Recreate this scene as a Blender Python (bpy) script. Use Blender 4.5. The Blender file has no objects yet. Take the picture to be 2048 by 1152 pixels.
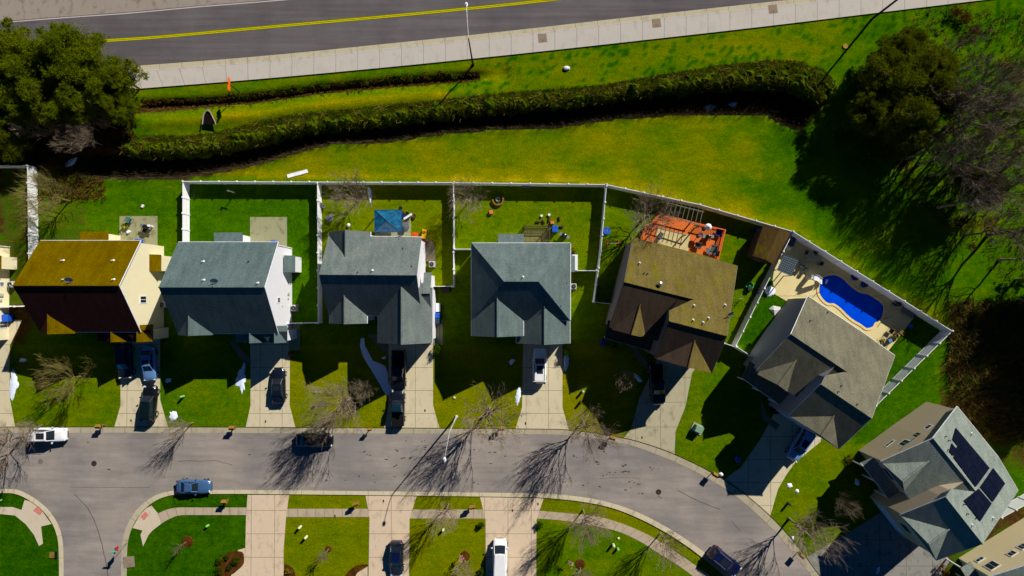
import bpy, math, random
from mathutils import Vector
# ---------------------------------------------------------------- camera, sky, sun, exposure
SC = bpy.context.scene
COL = SC.collection
FPX, HC, TILT = 1160.0, 80.0, math.atan(16/1160.0)      # focal length in photo pixels, flying height
cam = bpy.data.cameras.new('camera'); co = bpy.data.objects.new('camera', cam); COL.objects.link(co)
co.location = (0, 0, HC); co.rotation_euler = (TILT, 0, 0)
cam.sensor_width = 36; cam.lens = 36*FPX/2048; cam.clip_end = 3000; cam.clip_start = 1
SC.camera = co
SC.view_settings.view_transform = 'Standard'; SC.view_settings.look = 'None'
SC.view_settings.exposure = 0.27; SC.view_settings.gamma = 1
ELEV = math.radians(32.5)
SHX, SHY = -0.635, -0.772                                # shadows fall to the lower left
SUNAZ = math.atan2(-SHX, -SHY)                            # clockwise from +Y
W = bpy.data.worlds.new('World'); SC.world = W; W.use_nodes = True
wn = W.node_tree
sky = wn.nodes.new('ShaderNodeTexSky'); sky.sky_type = 'NISHITA'; sky.sun_disc = False
sky.sun_elevation = ELEV; sky.sun_rotation = SUNAZ; sky.ozone_density = 4.0; sky.air_density = 0.45; sky.dust_density = 0.0; sky.altitude = 1500
bg = wn.nodes['Background']; bg.inputs[1].default_value = 0.05
hs = wn.nodes.new('ShaderNodeHueSaturation'); hs.inputs['Saturation'].default_value = 1.85
wn.links.new(sky.outputs[0], hs.inputs['Color']); wn.links.new(hs.outputs[0], bg.inputs[0])
sl = bpy.data.lights.new('sun', 'SUN'); so = bpy.data.objects.new('sun', sl); COL.objects.link(so)
sl.energy = 5.0; sl.angle = math.radians(0.5); sl.color = (1.0, 0.95, 0.86)
so.location = (60, 70, 60)
so.rotation_euler = Vector((SHX*math.cos(ELEV), SHY*math.cos(ELEV), -math.sin(ELEV))).to_track_quat('-Z', 'Y').to_euler()

# ---------------------------------------------------------------- helpers
ct, st = math.cos(TILT), math.sin(TILT)
def ray(u, v):
    x, y, z = (u-1024)/FPX, -(v-576)/FPX, -1.0
    return Vector((x, y*ct - z*st, y*st + z*ct))
def P(u, v, h=0.0):                                       # surveyed photo pixel + height above ground -> metres
    d = ray(u, v); return Vector((0, 0, HC)) + d*((h-HC)/d.z)
def PX(x, y, z=0.0):                                      # metres -> photo pixel
    x, y, z = x, y, z-HC
    yy = y*ct + z*st; zz = -y*st + z*ct
    return 1024 + FPX*x/(-zz), 576 - FPX*yy/(-zz)
def onpl(u, v, pl, off=0.0):                              # photo pixel onto a plane (p0, n)
    d = ray(u, v); p0, n = pl; o = Vector((0, 0, HC))
    return o + d*((p0+n*off-o).dot(n)/d.dot(n))
def plane(a, b, c):
    n = (b-a).cross(c-a).normalized()
    return (a, n if n.z >= 0 else -n)
V = Vector
class MB:
    def __init__(s): s.v = []; s.f = []; s.uv = None
    def add(s, vs, fs):
        b = len(s.v); s.v += [V(p) for p in vs]; s.f += [tuple(b+i for i in f) for f in fs]; return s
    def poly(s, pts): return s.add(pts, [tuple(range(len(pts)))])
    def box(s, c, size, rz=0.0, taper=1.0, bev=0.0):
        sx, sy, sz = size[0]/2, size[1]/2, size[2]; cx, cy, cz = c; k, r = math.cos(rz), math.sin(rz)
        if bev <= 0:
            ring = [(-sx, -sy), (sx, -sy), (sx, sy), (-sx, sy)]; lv = [(0, 1), (sz, taper)]
        else:
            b = bev; ring = [(-sx+b, -sy), (sx-b, -sy), (sx, -sy+b), (sx, sy-b), (sx-b, sy), (-sx+b, sy), (-sx, sy-b), (-sx, -sy+b)]
            lv = [(0, 1), (sz-b, taper), (sz, taper*(1-b/max(sx, sy)))]
        vs = []; n = len(ring)
        for z, t in lv:
            for x, y in ring: vs.append((cx+(x*k-y*r)*t, cy+(x*r+y*k)*t, cz+z))
        fs = [tuple(range(n-1, -1, -1))]
        for L in range(len(lv)-1):
            for i in range(n): fs.append((L*n+i, L*n+(i+1) % n, (L+1)*n+(i+1) % n, (L+1)*n+i))
        fs.append(tuple(range((len(lv)-1)*n, len(lv)*n)))
        return s.add(vs, fs)
    def tube(s, a, b, r0, r1=None, n=6, caps=True):
        a, b = V(a), V(b); r1 = r0 if r1 is None else r1
        d = (b-a)
        if d.length < 1e-6: return s
        d.normalize(); u = d.orthogonal().normalized(); w = d.cross(u)
        vs = []
        for p, r in ((a, r0), (b, r1)):
            for i in range(n):
                t = 2*math.pi*i/n; vs.append(p+u*(r*math.cos(t))+w*(r*math.sin(t)))
        fs = [(i, (i+1) % n, n+(i+1) % n, n+i) for i in range(n)]
        if caps: fs += [tuple(range(n-1, -1, -1)), tuple(range(n, 2*n))]
        return s.add(vs, fs)
    def lathe(s, c, prof, n=16, sx=1.0, sy=1.0):
        vs = []; c = V(c)
        for r, z in prof:
            for i in range(n):
                t = 2*math.pi*i/n; vs.append(c+V((r*math.cos(t)*sx, r*math.sin(t)*sy, z)))
        fs = []
        for L in range(len(prof)-1):
            for i in range(n): fs.append((L*n+i, L*n+(i+1) % n, (L+1)*n+(i+1) % n, (L+1)*n+i))
        fs.append(tuple(range(n-1, -1, -1))); fs.append(tuple(range((len(prof)-1)*n, len(prof)*n)))
        return s.add(vs, fs)
    def slab(s, pts, th):                                 # polygon with thickness (downwards)
        n = len(pts); top = [V(p) for p in pts]; bot = [p-V((0, 0, th)) for p in top]
        fs = [tuple(range(n)), tuple(range(2*n-1, n-1, -1))]
        for i in range(n): j = (i+1) % n; fs.append((i, n+i, n+j, j))
        return s.add(top+bot, fs)
    def build(s, name, mat, parent=None, smooth=False, loc=None, org=None):
        me = bpy.data.meshes.new(name)
        root = parent
        o = bpy.data.objects.new(name, me)
        off = V((0, 0, 0))
        if org is not None: off = V(org)                  # geometry given in metres of the whole place
        if parent is None and org is None and loc == 'auto':
            n = len(s.v); off = V((sum(p.x for p in s.v)/n, sum(p.y for p in s.v)/n, min(p.z for p in s.v))); o.location = off
        elif parent is None and org is not None: o.location = off
        me.from_pydata([tuple(p-off) for p in s.v], [], s.f)
        if s.uv:
            l = me.uv_layers.new(name='UVMap')
            for pl in me.polygons:
                for li in pl.loop_indices: l.data[li].uv = s.uv[me.loops[li].vertex_index]
        me.validate(); me.update()
        if smooth:
            for p in me.polygons: p.use_smooth = True
        if mat: me.materials.append(mat)
        COL.objects.link(o)
        if parent: o.parent = parent
        return o
def tag(o, label, cat, group=None):
    o['label'] = label; o['category'] = cat
    if group: o['group'] = group
    return o
def struct(o): o['kind'] = 'structure'; return o
def thing(name, label, cat, loc=(0, 0, 0), rz=0.0, group=None):
    o = bpy.data.objects.new(name, None); COL.objects.link(o); o.location = loc; o.rotation_euler = (0, 0, rz)
    o.empty_display_size = 0.3
    return tag(o, label, cat, group)
KIDS = {}
def copy_tree(o, parent=None):
    c = o.copy(); COL.objects.link(c); c.parent = parent
    for ch in list(o.children): copy_tree(ch, c)
    return c
def put(o, loc, rz=0.0, label=None, group=None, sc=None):
    c = copy_tree(o); c.location = loc; c.rotation_euler = (0, 0, rz)
    if sc: c.scale = sc if isinstance(sc, (tuple, list)) else (sc, sc, sc)
    if label: c['label'] = label
    if group: c['group'] = group
    return c

def lin(c):
    return tuple(((x/255)/12.92 if x/255 <= 0.04045 else (((x/255)+0.055)/1.055)**2.4) for x in c)
def nodes(name, rough=0.8, metal=0.0):
    m = bpy.data.materials.new(name); m.use_nodes = True; nt = m.node_tree; b = nt.nodes['Principled BSDF']
    b.inputs['Roughness'].default_value = rough; b.inputs['Metallic'].default_value = metal
    b.inputs['Specular IOR Level'].default_value = 0.0 if rough > 0.6 else 0.4
    return m, nt, b
def noise(nt, scale, detail=4, rough=0.6, vec=None, stretch=None, coord='Object'):
    tc = nt.nodes.new('ShaderNodeTexCoord'); n = nt.nodes.new('ShaderNodeTexNoise')
    n.inputs['Scale'].default_value = scale; n.inputs['Detail'].default_value = detail; n.inputs['Roughness'].default_value = rough
    src = tc.outputs[coord]
    if stretch:
        mp = nt.nodes.new('ShaderNodeMapping'); mp.inputs['Scale'].default_value = stretch[:3]
        if len(stretch) > 3: mp.inputs['Rotation'].default_value = (0, 0, stretch[3])
        nt.links.new(src, mp.inputs[0]); src = mp.outputs[0]
    nt.links.new(src, n.inputs['Vector']); return n
def ramp(nt, fac, stops):
    r = nt.nodes.new('ShaderNodeValToRGB'); e = r.color_ramp.elements
    while len(e) < len(stops): e.new(0.5)
    for x, (p, c) in zip(e, stops): x.position = p; x.color = (*c, 1)
    nt.links.new(fac, r.inputs[0]); return r
def mixc(nt, fac, a, b, mode='MIX'):
    m = nt.nodes.new('ShaderNodeMixRGB'); m.blend_type = mode
    for i, x in ((0, fac), (1, a), (2, b)):
        if isinstance(x, (int, float)): m.inputs[i].default_value = x
        elif isinstance(x, tuple): m.inputs[i].default_value = (*x, 1)
        else: nt.links.new(x, m.inputs[i])
    return m.outputs[0]
def math_(nt, op, a, b=None, c=None):
    m = nt.nodes.new('ShaderNodeMath'); m.operation = op
    for i, x in enumerate((a, b, c)):
        if x is None: continue
        if isinstance(x, (int, float)): m.inputs[i].default_value = x
        else: nt.links.new(x, m.inputs[i])
    return m.outputs[0]
def bump(nt, b, h, strength=0.4, dist=0.05):
    bp = nt.nodes.new('ShaderNodeBump'); bp.inputs['Strength'].default_value = strength; bp.inputs['Distance'].default_value = dist
    nt.links.new(h, bp.inputs['Height']); nt.links.new(bp.outputs[0], b.inputs['Normal'])
MATS = {}
def flat(name, c, rough=0.6, metal=0.0, var=0.18, scale=3.0, coat=0.0):
    """plain painted / plastic / wooden surface with a little procedural mottling; c is sRGB 0-255"""
    k = (name, c, rough)
    if k in MATS: return MATS[k]
    m, nt, b = nodes(name, rough, metal); n = noise(nt, scale, 5)
    a = lin(c); r = ramp(nt, n.outputs[0], [(0.3, tuple(x*(1-var) for x in a)), (0.7, tuple(min(1, x*(1+var)) for x in a))])
    nt.links.new(r.outputs[0], b.inputs['Base Color'])
    if coat: b.inputs['Coat Weight'].default_value = coat; b.inputs['Coat Roughness'].default_value = 0.08
    MATS[k] = m; return m
def concrete(name, c, c2, grid=None, uvj=None, stain=0.35):
    m, nt, b = nodes(name, 0.85)
    n1 = noise(nt, 0.35, 5, 0.6); n2 = noise(nt, 6, 5, 0.7); n3 = noise(nt, 1.2, 4, 0.6, stretch=(1.0, 0.6, 1))
    base = mixc(nt, n1.outputs[0], lin(c), lin(c2))
    base = mixc(nt, math_(nt, 'MULTIPLY', n2.outputs[0], 0.5), base, tuple(x*0.7 for x in lin(c)))
    sr = ramp(nt, n3.outputs[0], [(0.52, (1, 1, 1)), (0.72, (1-stain, 1-stain*1.05, 1-stain*1.15))])
    base = mixc(nt, 1.0, base, sr.outputs[0], 'MULTIPLY')
    j = None
    def line(sock, per, off, wid):
        f = math_(nt, 'FRACT', math_(nt, 'DIVIDE', math_(nt, 'ADD', sock, off), per))
        return math_(nt, 'LESS_THAN', math_(nt, 'MULTIPLY', math_(nt, 'MINIMUM', f, math_(nt, 'SUBTRACT', 1.0, f)), per), wid)
    tc = nt.nodes.new('ShaderNodeTexCoord'); sep = nt.nodes.new('ShaderNodeSeparateXYZ')
    if grid:                                               # period x, offset x, period y, offset y (metres)
        nt.links.new(tc.outputs['Object'], sep.inputs[0])
        j = math_(nt, 'MAXIMUM', line(sep.outputs[0], grid[0], grid[1], 0.035), line(sep.outputs[1], grid[2], grid[3], 0.035))
    elif uvj:
        nt.links.new(tc.outputs['UV'], sep.inputs[0]); j = line(sep.outputs[0], uvj, 0.0, 0.03)
    if j is not None: base = mixc(nt, math_(nt, 'MULTIPLY', j, 0.6), base, lin((60, 52, 40)))
    nt.links.new(base, b.inputs['Base Color']); bump(nt, b, n2.outputs[0], 0.2, 0.01)
    return m
def shingle(name, c, c2, moss=None, side=None):
    m, nt, b = nodes(name, 0.9)
    n1 = noise(nt, 0.5, 4); n2 = noise(nt, 9, 3, 0.8, stretch=(1.0, 1.0, 1.0)); n3 = noise(nt, 5, 2, 0.5, stretch=(0.6, 5, 5))
    base = mixc(nt, ramp(nt, n1.outputs[0], [(0.35, (0, 0, 0)), (0.65, (1, 1, 1))]).outputs[0], lin(c), lin(c2))
    if moss:
        n4 = noise(nt, 0.55, 5, 0.7, stretch=(1, 0.6, 1)); base = mixc(nt, ramp(nt, n4.outputs[0], [(0.5, (0, 0, 0)), (0.66, (1, 1, 1))]).outputs[0], base, lin(moss))
    if side:                                               # shade painted in: maroon on slopes turned from the sun, mossy tone elsewhere
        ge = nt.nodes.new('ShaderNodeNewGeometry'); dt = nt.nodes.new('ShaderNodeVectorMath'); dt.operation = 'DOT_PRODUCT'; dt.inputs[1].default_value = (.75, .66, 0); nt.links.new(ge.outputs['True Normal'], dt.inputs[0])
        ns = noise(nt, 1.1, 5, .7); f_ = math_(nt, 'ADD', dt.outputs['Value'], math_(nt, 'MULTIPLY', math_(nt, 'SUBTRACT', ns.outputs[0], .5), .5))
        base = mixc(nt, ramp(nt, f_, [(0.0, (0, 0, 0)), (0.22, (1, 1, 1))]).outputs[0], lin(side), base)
    n6 = noise(nt, 1.0, 4, .6, stretch=(1.6, .35, .35)); base = mixc(nt, 1.0, base, ramp(nt, n6.outputs[0], [(0.35, (0.86,)*3), (0.65, (1.1,)*3)]).outputs[0], 'MULTIPLY')
    base = mixc(nt, 1.0, base, ramp(nt, n2.outputs[0], [(0.3, (0.62,)*3), (0.7, (1.32,)*3)]).outputs[0], 'MULTIPLY')
    base = mixc(nt, 1.0, base, ramp(nt, n3.outputs[0], [(0.35, (0.78,)*3), (0.6, (1.14,)*3)]).outputs[0], 'MULTIPLY')
    nt.links.new(base, b.inputs['Base Color'])
    tc = nt.nodes.new('ShaderNodeTexCoord'); sep = nt.nodes.new('ShaderNodeSeparateXYZ'); nt.links.new(tc.outputs['Object'], sep.inputs[0])
    saw = math_(nt, 'FRACT', math_(nt, 'MULTIPLY', sep.outputs[2], 9.0))
    bump(nt, b, math_(nt, 'ADD', saw, n2.outputs[0]), 0.35, 0.03)
    return m
def siding(name, c, var=0.06):
    m, nt, b = nodes(name, 0.65)
    n1 = noise(nt, 0.6, 4); a = lin(c)
    tc = nt.nodes.new('ShaderNodeTexCoord'); sep = nt.nodes.new('ShaderNodeSeparateXYZ'); nt.links.new(tc.outputs['Object'], sep.inputs[0])
    saw = math_(nt, 'FRACT', math_(nt, 'MULTIPLY', sep.outputs[2], 5.0))
    base = mixc(nt, n1.outputs[0], tuple(x*(1-var) for x in a), tuple(x*(1+var) for x in a))
    base = mixc(nt, math_(nt, 'GREATER_THAN', saw, 0.88), base, tuple(x*0.72 for x in a))
    nt.links.new(base, b.inputs['Base Color']); bump(nt, b, saw, 0.5, 0.02)
    return m
def vinyl():
    m, nt, b = nodes('white_vinyl', 0.5)
    n = noise(nt, 1.5, 4); r = ramp(nt, n.outputs[0], [(0.3, (0.88, 0.88, 0.9)), (0.7, (0.94, 0.94, 0.94))])
    nt.links.new(r.outputs[0], b.inputs['Base Color'])
    t = nt.nodes.new('ShaderNodeBsdfTranslucent'); t.inputs[0].default_value = (0.8, 0.78, 0.9, 1)
    mx = nt.nodes.new('ShaderNodeMixShader'); mx.inputs[0].default_value = 0.07
    out = nt.nodes['Material Output']
    nt.links.new(b.outputs[0], mx.inputs[1]); nt.links.new(t.outputs[0], mx.inputs[2]); nt.links.new(mx.outputs[0], out.inputs[0])
    return m
def leafmat(name, c, c2, rough=0.7, trans=0.2):
    m, nt, b = nodes(name, rough)
    n = noise(nt, 0.9, 4, 0.7); n2 = noise(nt, 7, 2)
    r = ramp(nt, n.outputs[0], [(0.35, lin(c)), (0.62, lin(c2))])
    base = mixc(nt, 1.0, r.outputs[0], ramp(nt, n2.outputs[0], [(0.3, (0.6,)*3), (0.7, (1.3,)*3)]).outputs[0], 'MULTIPLY')
    nt.links.new(base, b.inputs['Base Color'])
    if trans:
        t = nt.nodes.new('ShaderNodeBsdfTranslucent'); nt.links.new(base, t.inputs[0]); mx = nt.nodes.new('ShaderNodeMixShader'); mx.inputs[0].default_value = trans
        out = nt.nodes['Material Output']; nt.links.new(b.outputs[0], mx.inputs[1]); nt.links.new(t.outputs[0], mx.inputs[2]); nt.links.new(mx.outputs[0], out.inputs[0])
    return m
def glassmat(name='dark_glass', c=(0.01, 0.014, 0.02)):
    m, nt, b = nodes(name, 0.08); n = noise(nt, 2.0, 2)
    r = ramp(nt, n.outputs[0], [(0.3, c), (0.7, tuple(x*1.6 for x in c))]); nt.links.new(r.outputs[0], b.inputs['Base Color'])
    b.inputs['Specular IOR Level'].default_value = 0.6
    return m
VINYL = vinyl(); GLASS = glassmat()
WHITE = flat('white_trim', (225, 225, 228), 0.5); DARK = flat('black_plastic', (22, 22, 24), 0.5)
GREYM = flat('grey_metal', (150, 152, 155), 0.4, 0.6); CASE = flat('grey_casing', (175, 176, 172), 0.5)
WOODW = flat('weathered_wood', (120, 105, 88), 0.85); BARK = flat('bark', (112, 98, 84), 0.9, 0, 0.35, 4)
BARKD = flat('dark_bark', (80, 64, 50), 0.9, 0, 0.35, 4)
R = random.Random(7)
# ---------------------------------------------------------------- the ground sheet
def interp(tab, x):
    if x <= tab[0][0]: return tab[0][1]
    for (a, ya), (b, yb) in zip(tab, tab[1:]):
        if x <= b: return ya+(yb-ya)*(x-a)/(b-a)
    return tab[-1][1]
DTOP = [(150, 315), (250, 310), (375, 312), (450, 300), (512, 290), (612, 265), (762, 250), (887, 235), (1024, 220), (1149, 210), (1274, 192), (1399, 180), (1536, 173), (1586, 178), (1623, 197), (1643, 207)]
DBOT = [(150, 352), (250, 357), (362, 355), (440, 343), (512, 328), (562, 313), (624, 295), (662, 287), (787, 281), (887, 265), (1024, 255), (1111, 254), (1199, 240), (1299, 231), (1424, 227), (1536, 229), (1566, 247), (1594, 257), (1608, 256), (1621, 240), (1643, 209)]
OTOP = [(250, 272), (375, 272), (448, 262), (512, 243), (587, 227), (712, 215), (812, 205), (937, 192), (1024, 185), (1199, 172), (1349, 145), (1450, 130), (1536, 121), (1598, 122), (1648, 140), (1668, 165)]
SWALE = [(262, 212), (400, 205), (512, 196), (640, 178), (768, 166), (900, 156), (985, 150)]
def inpoly(x, y, pts):
    c = False; n = len(pts); j = n-1
    for i in range(n):
        xi, yi = pts[i]; xj, yj = pts[j]
        if (yi > y) != (yj > y) and x < (xj-xi)*(y-yi)/(yj-yi)+xi: c = not c
        j = i
    return c
def sm(a, b, x):
    t = max(0.0, min(1.0, (x-a)/(b-a))); return t*t*(3-2*t)
def gz(u, v):
    z = 0.0
    if 120 < u < 1650:
        t, b = interp(DTOP, u), interp(DBOT, u); w = b-t
        if w > 2:
            d = sm(t-14, t+10, v)*(1-sm(b-5, b+2, v)); z -= 2.1*d*sm(120, 200, u)*min(1, w/30)
    if 255 < u < 1010:
        s = interp(SWALE, u); e = sm(255, 300, u)*(1-sm(930, 1000, u))
        z -= 1.25*math.exp(-((v-s)/7.0)**2)*e
        z += 0.45*math.exp(-((v-s-36)/13.0)**2)*e
    if 960 < u < 1050 and 120 < v < 190: z -= 0.5*math.exp(-((u-1005)/18)**2-((v-148)/14)**2)
    return z
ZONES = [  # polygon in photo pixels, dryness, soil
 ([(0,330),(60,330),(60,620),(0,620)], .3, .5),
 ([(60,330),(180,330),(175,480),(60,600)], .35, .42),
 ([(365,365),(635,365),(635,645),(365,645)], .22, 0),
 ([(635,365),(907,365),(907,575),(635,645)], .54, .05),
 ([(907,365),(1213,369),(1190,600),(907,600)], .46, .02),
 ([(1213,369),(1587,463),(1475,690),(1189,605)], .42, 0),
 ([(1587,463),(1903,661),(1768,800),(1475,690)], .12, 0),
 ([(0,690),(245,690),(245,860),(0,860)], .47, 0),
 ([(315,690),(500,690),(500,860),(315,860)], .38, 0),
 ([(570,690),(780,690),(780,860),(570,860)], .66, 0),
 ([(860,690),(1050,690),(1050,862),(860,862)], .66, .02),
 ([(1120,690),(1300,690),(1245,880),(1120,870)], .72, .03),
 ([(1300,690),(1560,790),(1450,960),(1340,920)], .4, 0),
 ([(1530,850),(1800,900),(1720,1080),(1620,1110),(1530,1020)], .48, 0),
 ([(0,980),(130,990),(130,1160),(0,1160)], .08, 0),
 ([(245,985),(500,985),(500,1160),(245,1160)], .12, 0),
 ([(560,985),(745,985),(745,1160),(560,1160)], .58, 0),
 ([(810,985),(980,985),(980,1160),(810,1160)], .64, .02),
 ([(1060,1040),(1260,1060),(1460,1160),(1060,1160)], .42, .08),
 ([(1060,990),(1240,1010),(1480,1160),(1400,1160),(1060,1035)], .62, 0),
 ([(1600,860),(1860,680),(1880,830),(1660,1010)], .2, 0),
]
FIELD = [(365,350),(520,325),(620,300),(1024,258),(1400,230),(1560,250),(1620,240),(1660,300),(1700,430),(1800,520),(1960,700),(1903,661),(1587,463),(1213,369)]
from mathutils import noise as MN
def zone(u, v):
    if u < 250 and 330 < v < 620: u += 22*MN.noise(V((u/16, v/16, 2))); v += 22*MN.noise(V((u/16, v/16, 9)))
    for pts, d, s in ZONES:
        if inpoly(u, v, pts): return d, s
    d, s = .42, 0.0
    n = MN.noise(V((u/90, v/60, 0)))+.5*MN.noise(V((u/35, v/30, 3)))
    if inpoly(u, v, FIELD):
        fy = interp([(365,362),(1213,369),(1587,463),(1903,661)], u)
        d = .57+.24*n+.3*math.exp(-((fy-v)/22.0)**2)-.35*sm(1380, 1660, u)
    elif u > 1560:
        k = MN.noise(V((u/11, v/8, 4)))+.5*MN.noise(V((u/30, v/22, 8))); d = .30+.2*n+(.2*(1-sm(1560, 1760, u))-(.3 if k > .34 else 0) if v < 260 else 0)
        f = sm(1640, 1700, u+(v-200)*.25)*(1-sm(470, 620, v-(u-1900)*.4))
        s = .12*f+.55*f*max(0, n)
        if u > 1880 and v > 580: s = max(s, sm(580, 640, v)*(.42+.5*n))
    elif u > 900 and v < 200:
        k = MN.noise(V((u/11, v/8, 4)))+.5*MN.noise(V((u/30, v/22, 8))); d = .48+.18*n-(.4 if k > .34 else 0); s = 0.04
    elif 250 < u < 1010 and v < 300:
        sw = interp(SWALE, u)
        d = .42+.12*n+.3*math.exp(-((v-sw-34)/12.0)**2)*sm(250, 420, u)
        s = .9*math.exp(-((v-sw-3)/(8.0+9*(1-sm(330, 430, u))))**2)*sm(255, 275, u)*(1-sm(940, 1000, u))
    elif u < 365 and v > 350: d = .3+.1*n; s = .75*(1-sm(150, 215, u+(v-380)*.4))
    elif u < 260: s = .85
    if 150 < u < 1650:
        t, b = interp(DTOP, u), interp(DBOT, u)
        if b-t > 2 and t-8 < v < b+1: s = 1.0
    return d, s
def axis(lo, hi, step, far):
    a = [lo+i*step for i in range(int((hi-lo)/step)+1)]
    return [-f for f in far[::-1]]+a+list(far)
xs = axis(-78, 78, .5, (90, 120, 200, 500, 1500)); ys = axis(-46, 46, .5, (52, 70, 120, 400, 1500))
gv = []; gc = []
for y in ys:
    for x in xs:
        u, v = PX(x, y); inside = abs(x) <= 78 and abs(y) <= 46
        gv.append((x, y, gz(u, v) if inside else 0.0))
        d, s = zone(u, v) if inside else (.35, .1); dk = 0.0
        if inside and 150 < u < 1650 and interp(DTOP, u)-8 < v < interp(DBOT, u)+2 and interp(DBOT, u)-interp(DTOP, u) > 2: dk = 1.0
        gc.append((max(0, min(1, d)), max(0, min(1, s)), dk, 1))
nx = len(xs); gf = [(j*nx+i, j*nx+i+1, (j+1)*nx+i+1, (j+1)*nx+i) for j in range(len(ys)-1) for i in range(nx-1)]
gm = bpy.data.meshes.new('ground'); gm.from_pydata(gv, [], gf); gm.update()
at = gm.color_attributes.new('zone', 'FLOAT_COLOR', 'POINT')
for i, c in enumerate(gc): at.data[i].color = c
for p in gm.polygons: p.use_smooth = True
ground = bpy.data.objects.new('ground', gm); COL.objects.link(ground); struct(ground)
m, nt, b = nodes('lawn_and_soil', 0.9)
a_ = nt.nodes.new('ShaderNodeAttribute'); a_.attribute_name = 'zone'; sp = nt.nodes.new('ShaderNodeSeparateColor'); nt.links.new(a_.outputs['Color'], sp.inputs[0])
na = noise(nt, .22, 6, .65); nb = noise(nt, 1.3, 6, .75); nc = noise(nt, 7, 4, .8); nd = noise(nt, .6, 5, .7, stretch=(.6, 1.8, 1)); ne = noise(nt, 3.6, 3, .85)
dry = math_(nt, 'ADD', sp.outputs[0], math_(nt, 'ADD', math_(nt, 'MULTIPLY', math_(nt, 'SUBTRACT', na.outputs[0], .5), .55), math_(nt, 'MULTIPLY', math_(nt, 'SUBTRACT', nb.outputs[0], .5), .75)))
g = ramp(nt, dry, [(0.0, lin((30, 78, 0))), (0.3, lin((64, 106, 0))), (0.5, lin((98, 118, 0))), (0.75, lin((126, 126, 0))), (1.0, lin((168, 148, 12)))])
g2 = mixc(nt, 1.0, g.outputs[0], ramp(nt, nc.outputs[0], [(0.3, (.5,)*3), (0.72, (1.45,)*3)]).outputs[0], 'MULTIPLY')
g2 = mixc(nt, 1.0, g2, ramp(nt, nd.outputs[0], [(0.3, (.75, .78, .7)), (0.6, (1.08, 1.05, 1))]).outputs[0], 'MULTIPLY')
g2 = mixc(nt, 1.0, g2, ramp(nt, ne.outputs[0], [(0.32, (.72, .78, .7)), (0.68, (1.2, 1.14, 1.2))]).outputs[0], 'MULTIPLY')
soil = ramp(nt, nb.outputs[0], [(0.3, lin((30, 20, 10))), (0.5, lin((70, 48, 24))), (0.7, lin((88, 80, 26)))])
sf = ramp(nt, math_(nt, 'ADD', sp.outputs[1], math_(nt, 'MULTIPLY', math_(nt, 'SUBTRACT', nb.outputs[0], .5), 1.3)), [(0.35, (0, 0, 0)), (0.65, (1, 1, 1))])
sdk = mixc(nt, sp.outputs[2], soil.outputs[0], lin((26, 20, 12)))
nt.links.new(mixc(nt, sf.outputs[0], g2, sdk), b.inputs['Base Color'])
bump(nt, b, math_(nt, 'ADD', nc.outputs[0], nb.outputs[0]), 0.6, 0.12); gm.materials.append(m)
GROUNDMAT = m

# ---------------------------------------------------------------- paved surfaces (sheets a few mm apart)
def asphalt(name, c, c2, streak):
    m, nt, b = nodes(name, 0.88)
    n1 = noise(nt, .12, 5, .6); n2 = noise(nt, 12, 3, .7); n3 = noise(nt, .5, 5, .65, stretch=streak); n4 = noise(nt, .9, 5, .75)
    base = mixc(nt, ramp(nt, n1.outputs[0], [(.4, (0, 0, 0)), (.6, (1, 1, 1))]).outputs[0], lin(c), lin(c2))
    base = mixc(nt, 1.0, base, ramp(nt, n3.outputs[0], [(.3, (.80,)*3), (.7, (1.16,)*3)]).outputs[0], 'MULTIPLY')
    base = mixc(nt, 1.0, base, ramp(nt, n2.outputs[0], [(.3, (.85,)*3), (.7, (1.12,)*3)]).outputs[0], 'MULTIPLY')
    base = mixc(nt, ramp(nt, n4.outputs[0], [(.66, (0, 0, 0)), (.74, (.5,)*3)]).outputs[0], base, lin((70, 66, 62)))
    nt.links.new(base, b.inputs['Base Color']); bump(nt, b, n2.outputs[0], .3, .01); return m
HWY = asphalt('highway_asphalt', (104, 98, 99), (92, 87, 90), (.08, 2.2, 1, -.1)); STR = asphalt('street_asphalt', (154, 144, 136), (132, 126, 122), (.25, 1.6, 1))
CURB = concrete('curb_concrete', (196, 186, 158), (180, 168, 142), uvj=3.05, stain=.25)
WALK = concrete('sidewalk_concrete', (200, 192, 182), (186, 178, 168), uvj=3.05, stain=.12)
WALK2 = concrete('front_sidewalk_concrete', (192, 172, 150), (176, 162, 138), uvj=1.22, stain=.25)
DRV = concrete('driveway_concrete', (214, 202, 170), (200, 188, 156), grid=(3.05, 1.1, 3.15, .4), stain=.22); DRVS = concrete('pale_driveway_concrete', (222, 198, 168), (206, 188, 164), grid=(3.2, .55, 3.2, .6), stain=.25)
PATIO = concrete('patio_concrete', (160, 158, 122), (140, 140, 108), grid=(200, 10, 200, 17), stain=.5); POOLC = concrete('pool_deck_concrete', (228, 208, 150), (214, 200, 150), grid=(60, 0, 60, 0), stain=.1)
GRAVEL = concrete('verge_sand', (160, 148, 138), (146, 136, 124), stain=.35)
def sheet(name, pts, z, mat, kind=True, th=0.0):
    w = [P(u, v, z) for u, v in pts]
    # keep counter-clockwise seen from above
    ar = sum(a.x*b_.y-b_.x*a.y for a, b_ in zip(w, w[1:]+w[:1]))
    if ar < 0: w.reverse()
    mb = MB()
    if th: mb.slab(w, th)
    else: mb.poly(w)
    o = mb.build(name, mat)
    return struct(o) if kind else o
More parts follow.
